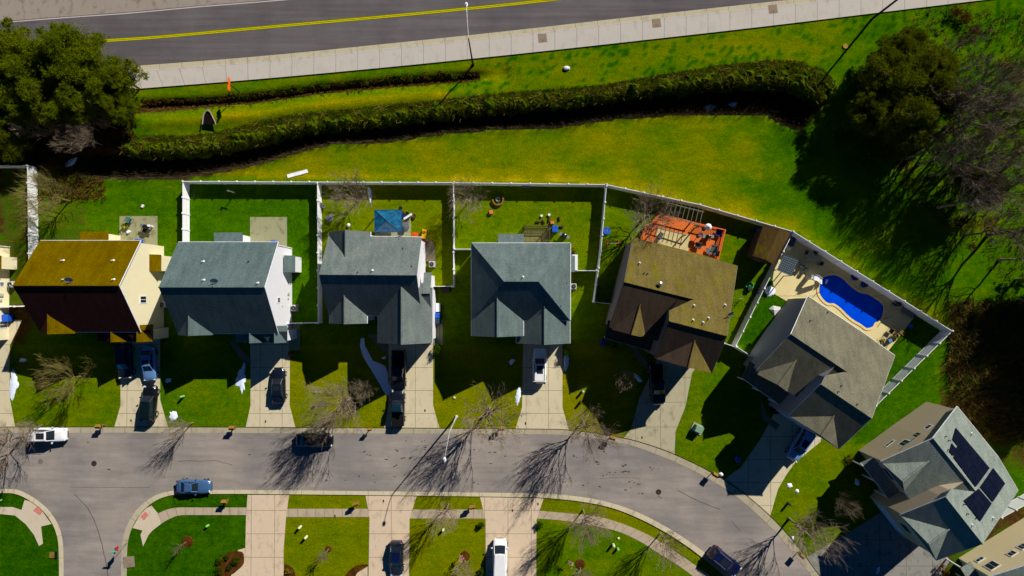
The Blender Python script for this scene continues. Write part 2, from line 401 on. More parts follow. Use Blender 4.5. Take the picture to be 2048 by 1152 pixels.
def strip(name, A, B, z0, z1, mat, th=.12):
    """band between two pixel polylines with the same count; UV.x runs along it in metres"""
    mb = MB(); uv = []; L = 0; prev = None
    for (a, b_) in zip(A, B):
        p, q = P(*a, z0), P(*b_, z1); mid = (p+q)/2
        if prev is not None: L += (mid-prev).length
        prev = mid; mb.v += [p, q, q-V((0, 0, th))]; uv += [(L, 0), (L, 1), (L, 1)]
    n = len(A)
    for i in range(n-1):
        mb.f += [(3*i, 3*i+1, 3*i+4, 3*i+3), (3*i+1, 3*i+2, 3*i+5, 3*i+4)]
    mb.uv = uv; return struct(mb.build(name, mat))
def dens(pts, n=8):
    """Catmull-Rom through the points"""
    out = []; p = [pts[0]]+list(pts)+[pts[-1]]
    for i in range(1, len(p)-2):
        for k in range(n):
            t = k/n; a, b_, c, d = p[i-1], p[i], p[i+1], p[i+2]
            out.append(tuple(.5*((2*b_[j])+(-a[j]+c[j])*t+(2*a[j]-5*b_[j]+4*c[j]-d[j])*t*t+(-a[j]+3*b_[j]-3*c[j]+d[j])*t**3) for j in (0, 1)))
    out.append(tuple(pts[-1])); return out
hy = [(-120, 158), (0, 150), (265, 132), (512, 113), (768, 88), (1024, 61), (1280, 32), (1536, 4), (1800, -26), (2200, -72)]
sheet('highway', hy+[(2200, -420), (-120, -180)], .012, HWY)
sheet('highway_verge', [(-120, 52), (0, 43), (128, 33), (256, 24), (400, 11), (560, -2), (800, -26), (800, -300), (-120, -200)], .018, GRAVEL)
strip('highway_gutter', dens(hy), dens([(u, v-.5+(10.5 if u < 700 else 10)) for u, v in hy]), .02, .04, CURB, .02)
hb = [(u, v+(9.5 if u < 700 else 9.2)) for u, v in hy]; hb2 = [(u, v+2.4) for u, v in hb]
strip('highway_kerb', dens(hb), dens(hb2), .16, .16, concrete('kerb_top', (205, 196, 186), (190, 182, 170), uvj=3.05), .16)
SW2 = [(-120, 208), (0, 199), (280, 177), (512, 158.5), (768, 135), (1024, 109), (1280, 81), (1536, 52), (1800, 20), (2200, -28)]
strip('highway_sidewalk', dens(hb2), dens(SW2), .15, .15, WALK, .15)
PAINTW = flat('white_road_paint', (190, 180, 178), .8, 0, .15, 5); PAINTY = flat('yellow_road_paint', (205, 190, 10), .8, 0, .2, 5); PAINTO = flat('olive_halo', (104, 110, 8), .9, 0, .25, 4)
strip('road_edge_line', dens([(-120, 54), (0, 44.5), (128, 34.5), (256, 25.5), (400, 12.5), (560, -.5), (700, -14)]), dens([(-120, 55.9), (0, 46.4), (128, 36.4), (256, 27.4), (400, 14.4), (560, 1.4), (700, -12)]), .024, .024, PAINTW, .001)
yl = [(-60, 103), (80, 92), (190, 82.5), (320, 73.5), (512, 56), (768, 33), (900, 20.5), (1024, 8), (1100, -.5), (1300, -22)]
strip('centre_line_halo', dens([(u, v-3.6) for u, v in yl]), dens([(u, v+3.6) for u, v in yl]), .020, .020, PAINTO, .001)  # added olive strip imitating the colour halo around the yellow lines
for k in (-1.9, 1.0):
    strip('centre_line', dens([(u, v+k) for u, v in yl]), dens([(u, v+k+1.5) for u, v in yl]), .026, .026, PAINTY, .001)
# residential street
UA = [(-150, 866), (400, 866), (1024, 868.5), (1144, 871.5), (1224, 883), (1264, 891.5), (1314, 909), (1359, 928), (1406, 951.5), (1449, 976.5), (1486, 1004), (1536, 1049), (1580, 1098), (1623, 1152), (1668, 1215)]
UB = [(-150, 855), (400, 855), (1024, 858.5), (1147, 862), (1228, 874), (1268, 882), (1319, 898), (1365, 917), (1412, 940), (1456, 966), (1494, 993), (1545, 1038), (1591, 1089), (1637, 1150), (1684, 1212)]
LA = [(242, 1215), (242, 1152), (243, 1104), (246, 1076), (255, 1049), (270, 1024), (287, 1006), (310, 991), (332, 984), (355, 981), (420, 980), (512, 980), (800, 983), (1024, 986), (1086, 987), (1164, 994), (1224, 1006.5), (1274, 1024), (1324, 1049), (1369, 1076.5), (1411, 1106.5), (1470, 1155), (1520, 1210)]
LB = [(252, 1215), (252, 1152), (253, 1104), (256, 1079), (265, 1053), (279, 1030), (295, 1013), (316, 999), (336, 992), (358, 989), (420, 988), (512, 988), (800, 991), (1024, 994), (1084, 995.5), (1161, 1003), (1220, 1015), (1269, 1033), (1319, 1058), (1363, 1085), (1404, 1115), (1461, 1163), (1511, 1219)]
CA = [(-150, 978), (0, 978), (32, 979), (57, 989), (82, 1006), (102, 1026), (117, 1051), (125, 1081), (127, 1114), (127, 1152), (127, 1215)]
CB = [(-150, 986), (0, 986), (30, 988), (52, 997), (76, 1013), (94, 1032), (108, 1055), (116, 1083), (117.5, 1114), (118, 1152), (118, 1215)]
sheet('street', [(-150, 862)]+dens(UA)[1:]+[(1520, 1212)]+dens(LA)[::-1][1:]+dens(CA)[::-1], .012, STR)
strip('street_kerb', dens(UA), dens(UB), .03, .13, CURB); strip('street_kerb', dens(LA), dens(LB), .03, .13, CURB); strip('street_kerb', dens(CA), dens(CB), .03, .13, CURB)
JOINT = flat('gutter_joint_dirt', (40, 32, 24), .95)
strip('kerb_back_joint', dens([(u, v-.2) for u, v in UB]), dens([(u+(1.0 if u > 1100 else 0), v-1.6) for u, v in UB]), .134, .134, JOINT, .002)
# pavements and driveways
def off(pts, dx, dy): return [(u+dx, v+dy) for u, v in pts]
strip('front_sidewalk', dens([(1076, 1021), (1149, 1028), (1199, 1034), (1249, 1049), (1299, 1071), (1336, 1094), (1374, 1119), (1424, 1155), (1470, 1195)]), dens([(1072, 1037), (1124, 1041), (1189, 1052), (1236, 1063), (1280, 1083), (1315, 1105), (1352, 1128), (1396, 1160), (1440, 1200)]), .024, .024, WALK2, .02)
strip('front_sidewalk', [(560, 1017.5), (740, 1017.5)], [(560, 1034), (740, 1034)], .024, .024, WALK2, .02)
strip('front_sidewalk', [(826, 1019), (975, 1019)], [(817, 1037), (975, 1037)], .024, .024, WALK2, .02)
strip('front_sidewalk', dens([(495, 1015), (400, 1015), (360, 1015), (338, 1018), (316, 1027), (302, 1037)]), dens([(495, 1030), (400, 1030), (362, 1030.5), (345, 1035), (323, 1047), (305, 1061)]), .024, .024, WALK2, .02)
RAMP = concrete('corner_ramp_concrete', (214, 198, 176), (198, 184, 160), stain=.15)
sheet('corner_ramp', [(303, 1011), (316, 1027), (323, 1047), (305, 1061), (297, 1070), (286, 1093), (281, 1070), (285, 1061), (265, 1056), (279, 1031), (292, 1017)], .034, RAMP)
sheet('corner_ramp', [(0, 1014), (25, 1014), (43, 1020), (49, 1000), (62, 1003), (82, 1019), (103, 1048), (82, 1053), (86, 1087), (78, 1092), (68, 1070), (52, 1049), (30, 1031), (0, 1028), (-60, 1028), (-60, 1014)], .034, RAMP)
RED = flat('red_tactile_paving', (200, 124, 108), .8)
sheet('tactile_paving', [(280, 1033), (291, 1023), (297, 1030), (288, 1041)], .045, RED, th=.008)
sheet('tactile_paving', [(66, 1021), (74, 1013), (85, 1023), (80, 1031)], .045, RED, th=.008)
D = lambda pts, mat=DRV, z=.03: sheet('driveway', pts, z, mat, th=.03)
D([(-60, 640), (44, 640), (19, 692), (19, 795), (30, 856), (-60, 856)])
D([(240, 650), (320, 650), (320, 800), (336, 856), (228, 856), (241, 811)])
D([(500, 650), (580, 650), (579, 811), (591, 856), (491, 856), (501, 811)])
D([(777, 660), (866, 660), (866, 811), (879, 857), (768, 857), (777, 811)])
D([(1047, 660), (1125, 660), (1125, 815), (1138, 862), (1030, 860), (1044, 815)])
# angled drives
D([(1322, 700), (1402, 722), (1384, 746), (1371, 813), (1351, 863), (1349, 912), (1245, 879), (1262, 858), (1278, 800)], concrete('driveway_concrete_tilted', (186, 178, 148), (168, 160, 132), grid=(3.4, 0, 3.4, 1)))
D([(1560, 806), (1645, 862), (1641, 884), (1591, 924), (1573, 949), (1556, 978), (1540, 1034), (1447, 961), (1469, 944), (1481, 936), (1520, 880)])
D([(1800, 1000), (1900, 1120), (1850, 1215), (1690, 1215), (1636, 1148), (1612, 1116), (1700, 1064)], concrete('worn_driveway_concrete', (150, 148, 140), (135, 132, 126), grid=(3.6, 0, 3.6, 1), stain=.45))
D([(488, 1215), (492, 1034), (495, 990), (578, 990), (572, 1034), (567, 1100), (567, 1215)], DRVS)
D([(736, 1215), (739, 1036), (731, 991), (833, 993), (819, 1038), (817, 1215)], DRVS)
D([(972, 1215), (971, 1040), (960, 994), (1087, 997), (1073, 1040), (1072, 1215)], DRVS)
sheet('driveway_apron', [(705, 1152), (735, 1133), (735, 1215), (705, 1215)], .036, DRVS)
sheet('driveway_apron', [(476, 1100), (490, 1096), (490, 1215), (455, 1215), (462, 1152)], .036, DRVS)
# garden paths to front doors, patios
for pts in ([(465, 680), (486, 702), (502, 720), (502, 730), (478, 714), (458, 684)], [(735, 668), (760, 668), (777, 700), (777, 710), (752, 690)], [(1270, 690), (1284, 712), (1310, 740), (1306, 750), (1276, 722), (1262, 692)], [(1520, 790), (1534, 830), (1560, 850), (1552, 860), (1524, 838)]):
    sheet('garden_path', pts, .034, WALK2)
for pts in ([(239, 432), (315, 432), (315, 493), (239, 493)], [(500, 434), (574, 434), (574, 500), (500, 500)], [(806, 436), (822, 436), (822, 480), (750, 480), (750, 462), (806, 462)], [(868, 640), (886, 640), (886, 690), (868, 690)], [(578, 645), (600, 645), (600, 700), (578, 700)]):
    sheet('patio', pts, .036, PATIO)
sheet('patio', [(1048, 462), (1098, 462), (1098, 490), (1048, 490)], .036, concrete('mossy_patio', (120, 116, 72), (104, 104, 60), grid=(2.5, 0, 2.5, 0), stain=.4))
sheet('pool_patio', [(1586, 470), (1608, 476), (1695, 534), (1778, 585), (1828, 634), (1806, 664), (1778, 700), (1760, 720), (1720, 662), (1614, 596), (1585, 597), (1548, 574), (1545, 560), (1552, 520)], .036, POOLC)
sheet('pool_path', [(1548, 574), (1585, 597), (1580, 606), (1540, 583)], .038, POOLC)
# mulch beds, dry patches and dark repairs
MULCH = leafmat('mulch', (60, 36, 14), (95, 58, 22), .95, 0)
for pts in ([(430, 1152), (436, 1128), (449, 1110), (465, 1103), (484, 1104), (488, 1115), (486, 1130), (470, 1145), (455, 1160), (450, 1215), (420, 1215)], [(689, 1152), (700, 1140), (715, 1131), (733, 1129), (735, 1133), (712, 1150), (700, 1215), (680, 1215)], [(569, 1128), (580, 1133), (590, 1148), (592, 1215), (569, 1215)]):
    o = sheet('mulch_bed', dens(pts+[pts[0]], 4)[:-1], .05, MULCH, th=.05)
for (u, v, r) in ((375, 1083, .8), (1160, 1128, .7), (657, 1098, .45), (930, 1112, .7), (178*1+1, 2000, .1)):
    if v > 1200: continue
    o = MB().lathe(P(u, v, 0), [(r, 0), (r*.9, .07), (.05, .09)], 20).build('mulch_ring', MULCH); struct(o)
EDGE = flat('orange_mulch_edging', (150, 90, 20), .9)
# manholes
IRON = flat('rusted_iron', (70, 60, 52), .7, .4, .3)
IRONY = flat('yellowed_iron', (140, 116, 50), .7, .3, .3)
def manhole(u, v, r, mat, lab, frame=None, z=.014):
    t = thing('manhole_cover', lab, 'manhole', P(u, v, z))
    MB().lathe((0, 0, 0), [(r, 0), (r, .012), (r*.86, .014), (r*.84, .006), (r*.05, .008)], 24).build('lid', mat, t)
    if frame: MB().box((0, 0, -.004), (frame, frame, .012), math.radians(6)).build('frame', concrete('collar', (150, 135, 120), (140, 125, 110)), t)
manhole(188, 927, .38, IRON, 'round iron manhole cover in the street, left of the side street mouth')
manhole(81, 923, .36, flat('grey_iron', (115, 108, 100), .8), 'faint grey manhole cover in the street under the leftmost roadside tree shadow')
manhole(1317, 984, .38, IRON, 'dark round manhole cover in the bend of the street')
manhole(1085, 76, .36, IRONY, 'manhole cover in a square concrete collar, left of the two nearest the highway lamp', 1.2, .158)
manhole(1313, 46, .36, IRONY, 'manhole cover in a square collar, middle one along the highway sidewalk', 1.2, .158)
manhole(1546, 18, .36, IRONY, 'manhole cover in a square collar, rightmost along the highway sidewalk', 1.2, .158)
manhole(258, 1124, .34, IRONY, 'round lid of the storm drain inlet beside the corner kerb', 1.5, .14)
manhole(1691, 92, .36, IRONY, 'round concrete well lid standing in the grass by the highway', None, .1)
for (u, v, lab) in ((262, 841, 'small oval utility lid on the driveway behind the black SUV'), (531, 843, 'small oval utility lid at the foot of the second driveway'), (850, 821, 'tiny round cleanout lid on the driveway beside the dark pickup'), (1051, 847, 'small oval utility lid at the foot of the driveway with the white SUV'), (1284, 875, 'small oval utility lid at the foot of the first angled driveway'), (767, 1002, 'small oval utility lid on the pale driveway below the street lamp shadow'), (1076, 1008, 'small oval yellowish utility lid beside the right pale driveway'), (1025, 1021, 'tiny utility lid in the middle of the right pale driveway'), (670, 1032, 'tiny utility lid at the edge of the front sidewalk')):
    t = MB().lathe(P(u, v, .034), [(.13, 0), (.13, .014), (.02, .016)], 14, .8, 1.5).build('access_cover', IRON, loc='auto'); tag(t, lab, 'utility lid', 'small utility lids in the driveways')
t = thing('storm_drain', 'rectangular storm drain slot in the left corner kerb', 'storm drain', P(112, 1110, .1)); MB().box((0, 0, 0), (.35, .9, .06)).build('slot', DARK, t); MB().box((-.55, 0, 0), (.7, .8, .05)).build('cover', IRONY, t)

CRK = flat('tar_crack', (72, 68, 66), .95, 0, .3, 8)
def crack(pts, w):
    q = dens(pts, 6); q = [(u+R.uniform(-.5, .5), v+R.uniform(-.4, .4)) for u, v in q]
    strip('street_crack', q, [(u+w*(1 if abs(q[0][0]-q[-1][0]) < abs(q[0][1]-q[-1][1]) else 0), v+w*(0 if abs(q[0][0]-q[-1][0]) < abs(q[0][1]-q[-1][1]) else 1)) for u, v in q], .016, .016, CRK, .001)
crack([(148, 988), (160, 1000), (178, 1022), (192, 1052), (202, 1085), (210, 1120), (215, 1152), (217, 1200)], 1.3)
crack([(356, 923), (372, 921), (400, 922), (430, 921), (448, 925), (465, 930)], .8); crack([(1200, 957), (1240, 955), (1280, 956)], .6); crack([(1355, 980), (1400, 1003), (1440, 1018)], 1.2); crack([(1462, 1042), (1480, 1062)], 1.2); crack([(300, 975), (140, 974)], .6)
rr0 = random.Random(77); sv = MB()
for k in range(70):
    u = rr0.choice([rr0.uniform(130, 1200), rr0.gauss(810, 60), rr0.gauss(1260, 50)]); v = rr0.uniform(880, 970)+max(0, u-1150)*.18
    for j in range(rr0.randint(1, 3)):
        p = P(u+rr0.uniform(-6, 6), v+rr0.uniform(-3, 3), .017); a = rr0.uniform(.06, .22); b_ = rr0.uniform(.04, .1); sv.add([p+V((a*math.cos(t), b_*math.sin(t), 0)) for t in (0, 1.05, 2.1, 3.14, 4.2, 5.2)], [(0, 1, 2, 3, 4, 5)])
sv.build('street_oil_stains', CRK)['kind'] = 'structure'
# ---------------------------------------------------------------- fences
def fence(runs, label, h=1.75, step=2.44, name='vinyl_fence', translucent=True):
    """runs: pixel polyline of the fence TOP edge"""
    w = [P(u, v, h) for u, v in runs]; w = [V((p.x, p.y, 0)) for p in w]
    t = thing(name, label, 'fence', w[0]); o = w[0]
    k = 0
    for a, b_ in zip(w, w[1:]):
        L = (b_-a).length; n = max(1, round(L/step)); d = (b_-a)/n; rz = math.atan2(d.y, d.x)
        for i in range(n):
            p = a+d*i-o; q = p+d; c = (p+q)/2; l = d.length
            MB().box((c.x, c.y, .06), (l-.12, .04, h-.22), rz).box((c.x, c.y, h-.16), (l-.12, .07, .12), rz).box((c.x, c.y, .08), (l-.12, .07, .12), rz).build('panel', VINYL, t)
        for i in range(n+1):
            if i == 0 and k > 0: continue
            p = a+d*i-o
            MB().box((p.x, p.y, 0), (.15, .15, h+.05), rz).box((p.x, p.y, h+.05), (.24, .24, .07), rz, .5).build('post', WHITE, t)
        k += 1
    return t
fence([(-60, 330), (54, 331), (56, 470), (58, 618)], 'white fence left of the brown-roofed house, partly in tree shade')
fence([(58, 613), (0, 613)], 'short white cross fence beside the leftmost cream house')
fence([(365, 490), (365, 363)], 'sunlit white fence on the left side of the mown yard with the T-post')
fence([(365, 362.5), (908, 365), (1213, 369)], 'long straight white back fence behind the three grey-roofed houses')
fence([(1213, 369), (1400, 409), (1587, 463)], 'slanting white back fence behind the orange deck')
fence([(1587, 463), (1905, 662)], 'white fence along the tree side of the pool yard', 2.3)
fence([(1905, 662), (1752, 812)], 'white fence right of the pool house lawn with see-through panels', 2.0)
fence([(634.5, 366), (636, 646)], 'white fence between the mown yard and the blue gazebo yard')
fence([(633, 646), (575, 647)], 'short white fence section closing the mown yard beside the white wall')
fence([(906.5, 368), (907, 573)], 'white fence between the gazebo yard and the fire ring yard')
fence([(904, 572.5), (866, 572.5)], 'short white fence piece between the gazebo yard house and its right neighbour')
fence([(909, 498), (945, 498)], 'short white fence piece joining the hip-roofed house at its back left corner')
fence([(1213, 372), (1202, 503), (1189, 602)], 'white fence between the fire ring yard and the orange deck yard')
fence([(1193, 541), (1146, 541)], 'short white fence piece right of the hip-roofed house')
fence([(1189, 604), (1232, 609)], 'short white fence piece left of the tan-roofed house')
fence([(1586, 466), (1529, 577), (1472, 692)], 'white fence between the brown shed and the pool yard')
fence([(1472, 694), (1448, 686)], 'short white fence corner right of the tan-roofed house')
fence([(1474, 694), (1512, 718)], 'short white fence piece in the shade left of the pool house')
fence([(2004, 1036), (2062, 1004), (2120, 970)], 'white fence between the solar panel house and the siding wall at the far right', 2.0)

# ---------------------------------------------------------------- houses
CREAM = siding('cream_siding', (232, 222, 186)); WHITES = siding('white_siding', (226, 226, 230)); GREYS = siding('grey_siding', (150, 152, 160)); BEIGE = siding('beige_siding', (190, 172, 145)); SAND = siding('sand_siding', (232, 216, 172)); TAUPE = siding('taupe_siding', (128, 120, 118))
def ctr(ps):
    return V((sum(p.x for p in ps)/len(ps), sum(p.y for p in ps)/len(ps), 0))
class House:
    def __init__(s, label, base, roofmat, wallmat, name='house', cat='house'):
        s.o = P(*base, 0); s.t = thing(name, label, cat, s.o); s.rm, s.wm = roofmat, wallmat; s.roof = None; s.wall = None; s.planes = {}; s.fascia = WHITE
    def slabs(s, faces, th=.16, name='roof'):
        mb = MB()
        for f in faces: mb.slab(f, th)
        r = mb.build(name, s.rm, s.t if s.roof is None or name != 'roof' else s.roof, org=s.o)
        if s.roof is None: s.roof = r
        return r
    def walls(s, loop, inset=.28, drop=.2, base=0.0, name='wall', toward=None):
        w = [P(*p) for p in loop]; c = ctr(w) if toward is None else toward; pts = []
        n = len(w)
        # inset polygon: shift every edge inwards; done by scaling about the centre per axis length
        xy = [V((p.x, p.y, 0)) for p in w]
        area = sum(a.x*b_.y-b_.x*a.y for a, b_ in zip(xy, xy[1:]+xy[:1])); sg = 1 if area > 0 else -1
        for i in range(n):
            a, p, q = xy[i-1], xy[i], xy[(i+1) % n]; d1 = (p-a); d2 = (q-p)
            if d1.length < 1e-4 or d2.length < 1e-4: pts.append(p); continue
            d1.normalize(); d2.normalize(); n1 = V((-d1.y, d1.x, 0))*sg; n2 = V((-d2.y, d2.x, 0))*sg
            k = 1+n1.dot(n2); off_ = (n1+n2)/max(k, .3)*inset; pts.append(p+off_)
        mb = MB(); vs = []
        for p, ww in zip(pts, w): vs += [V((p.x, p.y, base)), V((p.x, p.y, ww.z-drop))]
        fs = [(2*i, 2*((i+1) % n), 2*((i+1) % n)+1, 2*i+1) for i in range(n)]
        mb.add(vs, fs); o = mb.build(name, s.wm, s.t if s.wall is None else s.wall, org=s.o)
        if s.wall is None: s.wall = o
        return pts
    def ridgecap(s, a, b_, r=.10):
        a, b_ = V(a), V(b_); MB().tube(a+V((0, 0, .0)), b_+V((0, 0, .0)), r, n=6).build('ridge_cap', s.rm, s.roof, org=s.o)
    def gutter(s, a, b_, mat=None):
        a, b_ = V(a)-V((0, 0, .1)), V(b_)-V((0, 0, .1)); MB().tube(a, b_, .075, n=5).build('gutter', mat or s.fascia, s.roof, org=s.o)
    def gable(s, A, B, C, D, he, hr, cap=True, wall=True, inset=.28, name='roof', gut=(1, 1), drop=.2):
        """corners as eave pixels; ridge from the middle of AB to the middle of CD; AB and CD are the gable ends"""
        a, b_, c, d = [P(u, v, he) for u, v in (A, B, C, D)]; r1 = (a+b_)/2; r1.z = hr; r2 = (c+d)/2; r2.z = hr
        s.slabs([[a, r1, r2, d], [r1, b_, c, r2]], name=name)
        if cap: s.ridgecap(r1, r2)
        if gut[0]: s.gutter(a, d)
        if gut[1]: s.gutter(b_, c)
        if wall:
            m1 = ((A[0]+B[0])/2, (A[1]+B[1])/2); 
            w = [a, r1, b_, c, r2, d]; s.wallw(w, inset, drop)
        return dict(s1=plane(a, r1, r2), s2=plane(r1, b_, c), r1=r1, r2=r2, c=(a, b_, c, d))
    def wallw(s, w, inset=.28, drop=.2, base=0.0):
        uv = [(*PX(p.x, p.y, p.z), p.z) for p in w]; return s.walls(uv, inset, drop, base)
    def window(s, us, pl, facing, mat=GLASS, depth=.06):
        """a window given by pixel centre on a wall plane; us = (u, v, width, height)"""
        u, v, w, h = us; c = onpl(u, v, pl); n = V((pl[1].x, pl[1].y, 0)).normalized()
        if n.dot(V(facing)) < 0: n = -n
        t = V((-n.y, n.x, 0)); z = V((0, 0, 1))
        def q(cc, ww, hh, dd, mat, nm, par):
            a = [cc+t*(sx*ww/2)+z*(sz*hh/2) for sx, sz in ((-1, -1), (1, -1), (1, 1), (-1, 1))]
            mb = MB(); mb.add(a+[p+n*dd for p in a], [(0, 1, 5, 4), (1, 2, 6, 5), (2, 3, 7, 6), (3, 0, 4, 7), (4, 5, 6, 7)]); return mb.build(nm, mat, par, org=s.o)
        f = q(c, w+.2, h+.2, depth, WHITE, 'window', s.wall); q(c+n*.02+t*0, w/2-.04, h, depth+.0, mat, 'pane', s.t) if False else None
        for sgn in (-1, 1):
            g = MB(); cc = c+t*(sgn*w/4); a = [cc+t*(sx*(w/4-.04))+z*(sz*h/2)+n*(depth+.006) for sx, sz in ((-1, -1), (1, -1), (1, 1), (-1, 1))]; g.poly(a)
            PANES.append((g, mat, f, s))
        return f
PANES = []
def flush_windows():
    for g, mat, f, s in PANES:
        # panes hang under the house directly (thing > part); the frame is under the wall
        g.build('window_pane', mat, s.t, org=s.o)
    PANES.clear()
def wplane(pts, i, j):
    a, b_ = pts[i], pts[j]; d = (b_-a).normalized(); return (V(a), V((-d.y, d.x, 0)))
PLASTIC = flat('white_plastic', (220, 220, 220), .5); BLACKR = flat('black_rubber', (18, 18, 18), .8)
def vent(H, u, v, pl, kind='pipe', name=None):
    p = onpl(u, v, pl); par = H.roof
    if kind == 'pipe': MB().tube(p-V((0, 0, .1)), p+V((0, 0, .45)), .06, n=8).lathe(p-V((0, 0, .02)), [(.17, 0), (.09, .12)], 10).build('vent_pipe', PLASTIC, par, org=H.o)
    elif kind == 'dark': MB().tube(p-V((0, 0, .1)), p+V((0, 0, .3)), .06, n=8).build('vent_pipe', DARK, par, org=H.o)
    elif kind == 'cap': MB().lathe(p-V((0, 0, .05)), [(.16, 0), (.16, .4), (.3, .42), (.3, .5), (.05, .62)], 12).build('roof_vent', GREYM, par, org=H.o)
    elif kind == 'dish':
        mb = MB(); mb.tube(p-V((0, 0, .1)), p+V((0, 0, .5)), .04, n=6); c = p+V((0, 0, .65)); ax = V((.3, -.6, .55)).normalized(); u_ = ax.orthogonal().normalized(); w = ax.cross(u_); vs = [c-ax*.08]
        for r, k in ((.22, -.05), (.42, .03)):
            for i in range(16): t = 2*math.pi*i/16; vs.append(c+ax*k+u_*r*math.cos(t)+w*r*math.sin(t)*1.1)
        fs = [(0, 1+i, 1+(i+1) % 16) for i in range(16)]+[(1+i, 17+i, 17+(i+1) % 16, 1+(i+1) % 16) for i in range(16)]
        mb.add(vs, fs); mb.tube(c, c+ax*.45, .015, n=4); mb.box(tuple(c+ax*.45), (.08, .08, .08)); mb.build('satellite_dish', GREYM, par, org=H.o)
def front_wall_openings(H, a, b_, items):
    """simple doors / garage doors on a front wall between world points; items: (t, width, z0, z1, kind)"""
    d = (b_-a); d.z = 0; L = d.length; d.normalize(); n = V((d.y, -d.x, 0))
    if n.y > 0: n = -n
    for t, w, z0, z1, kind in items:
        c = a+d*(L*t); c.z = 0; mb = MB()
        def q(cc, ww, zz0, zz1, o0, o1, mb):
            vs = []
            for o_ in (o0, o1): vs += [cc+d*(sx*ww/2)+n*o_+V((0, 0, z)) for sx, z in ((-1, zz0), (1, zz0), (1, zz1), (-1, zz1))]
            mb.add(vs, [(0, 1, 5, 4), (1, 2, 6, 5), (2, 3, 7, 6), (3, 0, 4, 7), (4, 5, 6, 7)])
        if kind == 'garage':
            q(c, w, z0, z1, 0, .05, mb)
            for i in range(1, 4):
                q(c, w-.1, z0+(z1-z0)*i/4-.02, z0+(z1-z0)*i/4+.02, .05, .07, mb)
            mb.build('garage_door', WHITE, H.t, org=H.o)
        elif kind == 'door': q(c, w, z0, z1, 0, .06, mb); mb.build('door', flat('red_door', (90, 24, 20), .5), H.t, org=H.o)
        else:
            q(c, w+.2, z0-.1, z1+.1, 0, .06, mb); f = mb.build('window', WHITE, H.t, org=H.o); g = MB(); q(c, w, z0, z1, .05, .066, g); g.build('pane', GLASS, f, org=H.o)

def wallwin(H, pts, i, j, wins, facing):
    pl = wplane(pts, i, j)
    for w in wins:
        u, v, ww, hh = w; c = onpl(u, v, pl); n = pl[1] if pl[1].dot(V(facing)) > 0 else -pl[1]; t = V((-n.y, n.x, 0)); z = V((0, 0, 1))
        def q(cc, W_, H_, d0, d1):
            a = [cc+t*(sx*W_/2)+z*(sz*H_/2)+n*d0 for sx, sz in ((-1, -1), (1, -1), (1, 1), (-1, 1))]; e = [p+n*(d1-d0) for p in a]
            return a+e, [(0, 1, 5, 4), (1, 2, 6, 5), (2, 3, 7, 6), (3, 0, 4, 7), (4, 5, 6, 7)]
        f = MB().add(*q(c, ww+.2, hh+.2, 0, .05)).build('window', WHITE, H.t, org=H.o)
        g = MB()
        for sg in (-1, 1): g.add(*q(c+t*(sg*ww/4), ww/2-.07, hh-.06, .04, .062))
        g.build('pane', GLASS, f, org=H.o)

def chase(H, X, v0, v1, h0, h1, outw, mat=None, sgn=1):
    """fireplace chase with a small shed roof standing against the right hand wall at world X"""
    y0, y1 = P(1024, v0, h0).y, P(1024, v1, h0).y; x1 = X+outw*sgn
    MB().add([(X, y0, 0), (x1, y0, 0), (x1, y1, 0), (X, y1, 0), (X, y0, h0-.05), (x1, y0, h1-.05), (x1, y1, h1-.05), (X, y1, h0-.05)], [(0, 1, 5, 4), (1, 2, 6, 5), (2, 3, 7, 6), (4, 5, 6, 7)]).build('fireplace_bay', mat or H.wm, H.t, org=H.o)
    MB().slab([V((X, y0+.1, h0)), V((x1+.08*sgn, y0+.1, h1)), V((x1+.08*sgn, y1-.1, h1)), V((X, y1-.1, h0))], .08).build('bay_roof', H.rm, H.t, org=H.o)

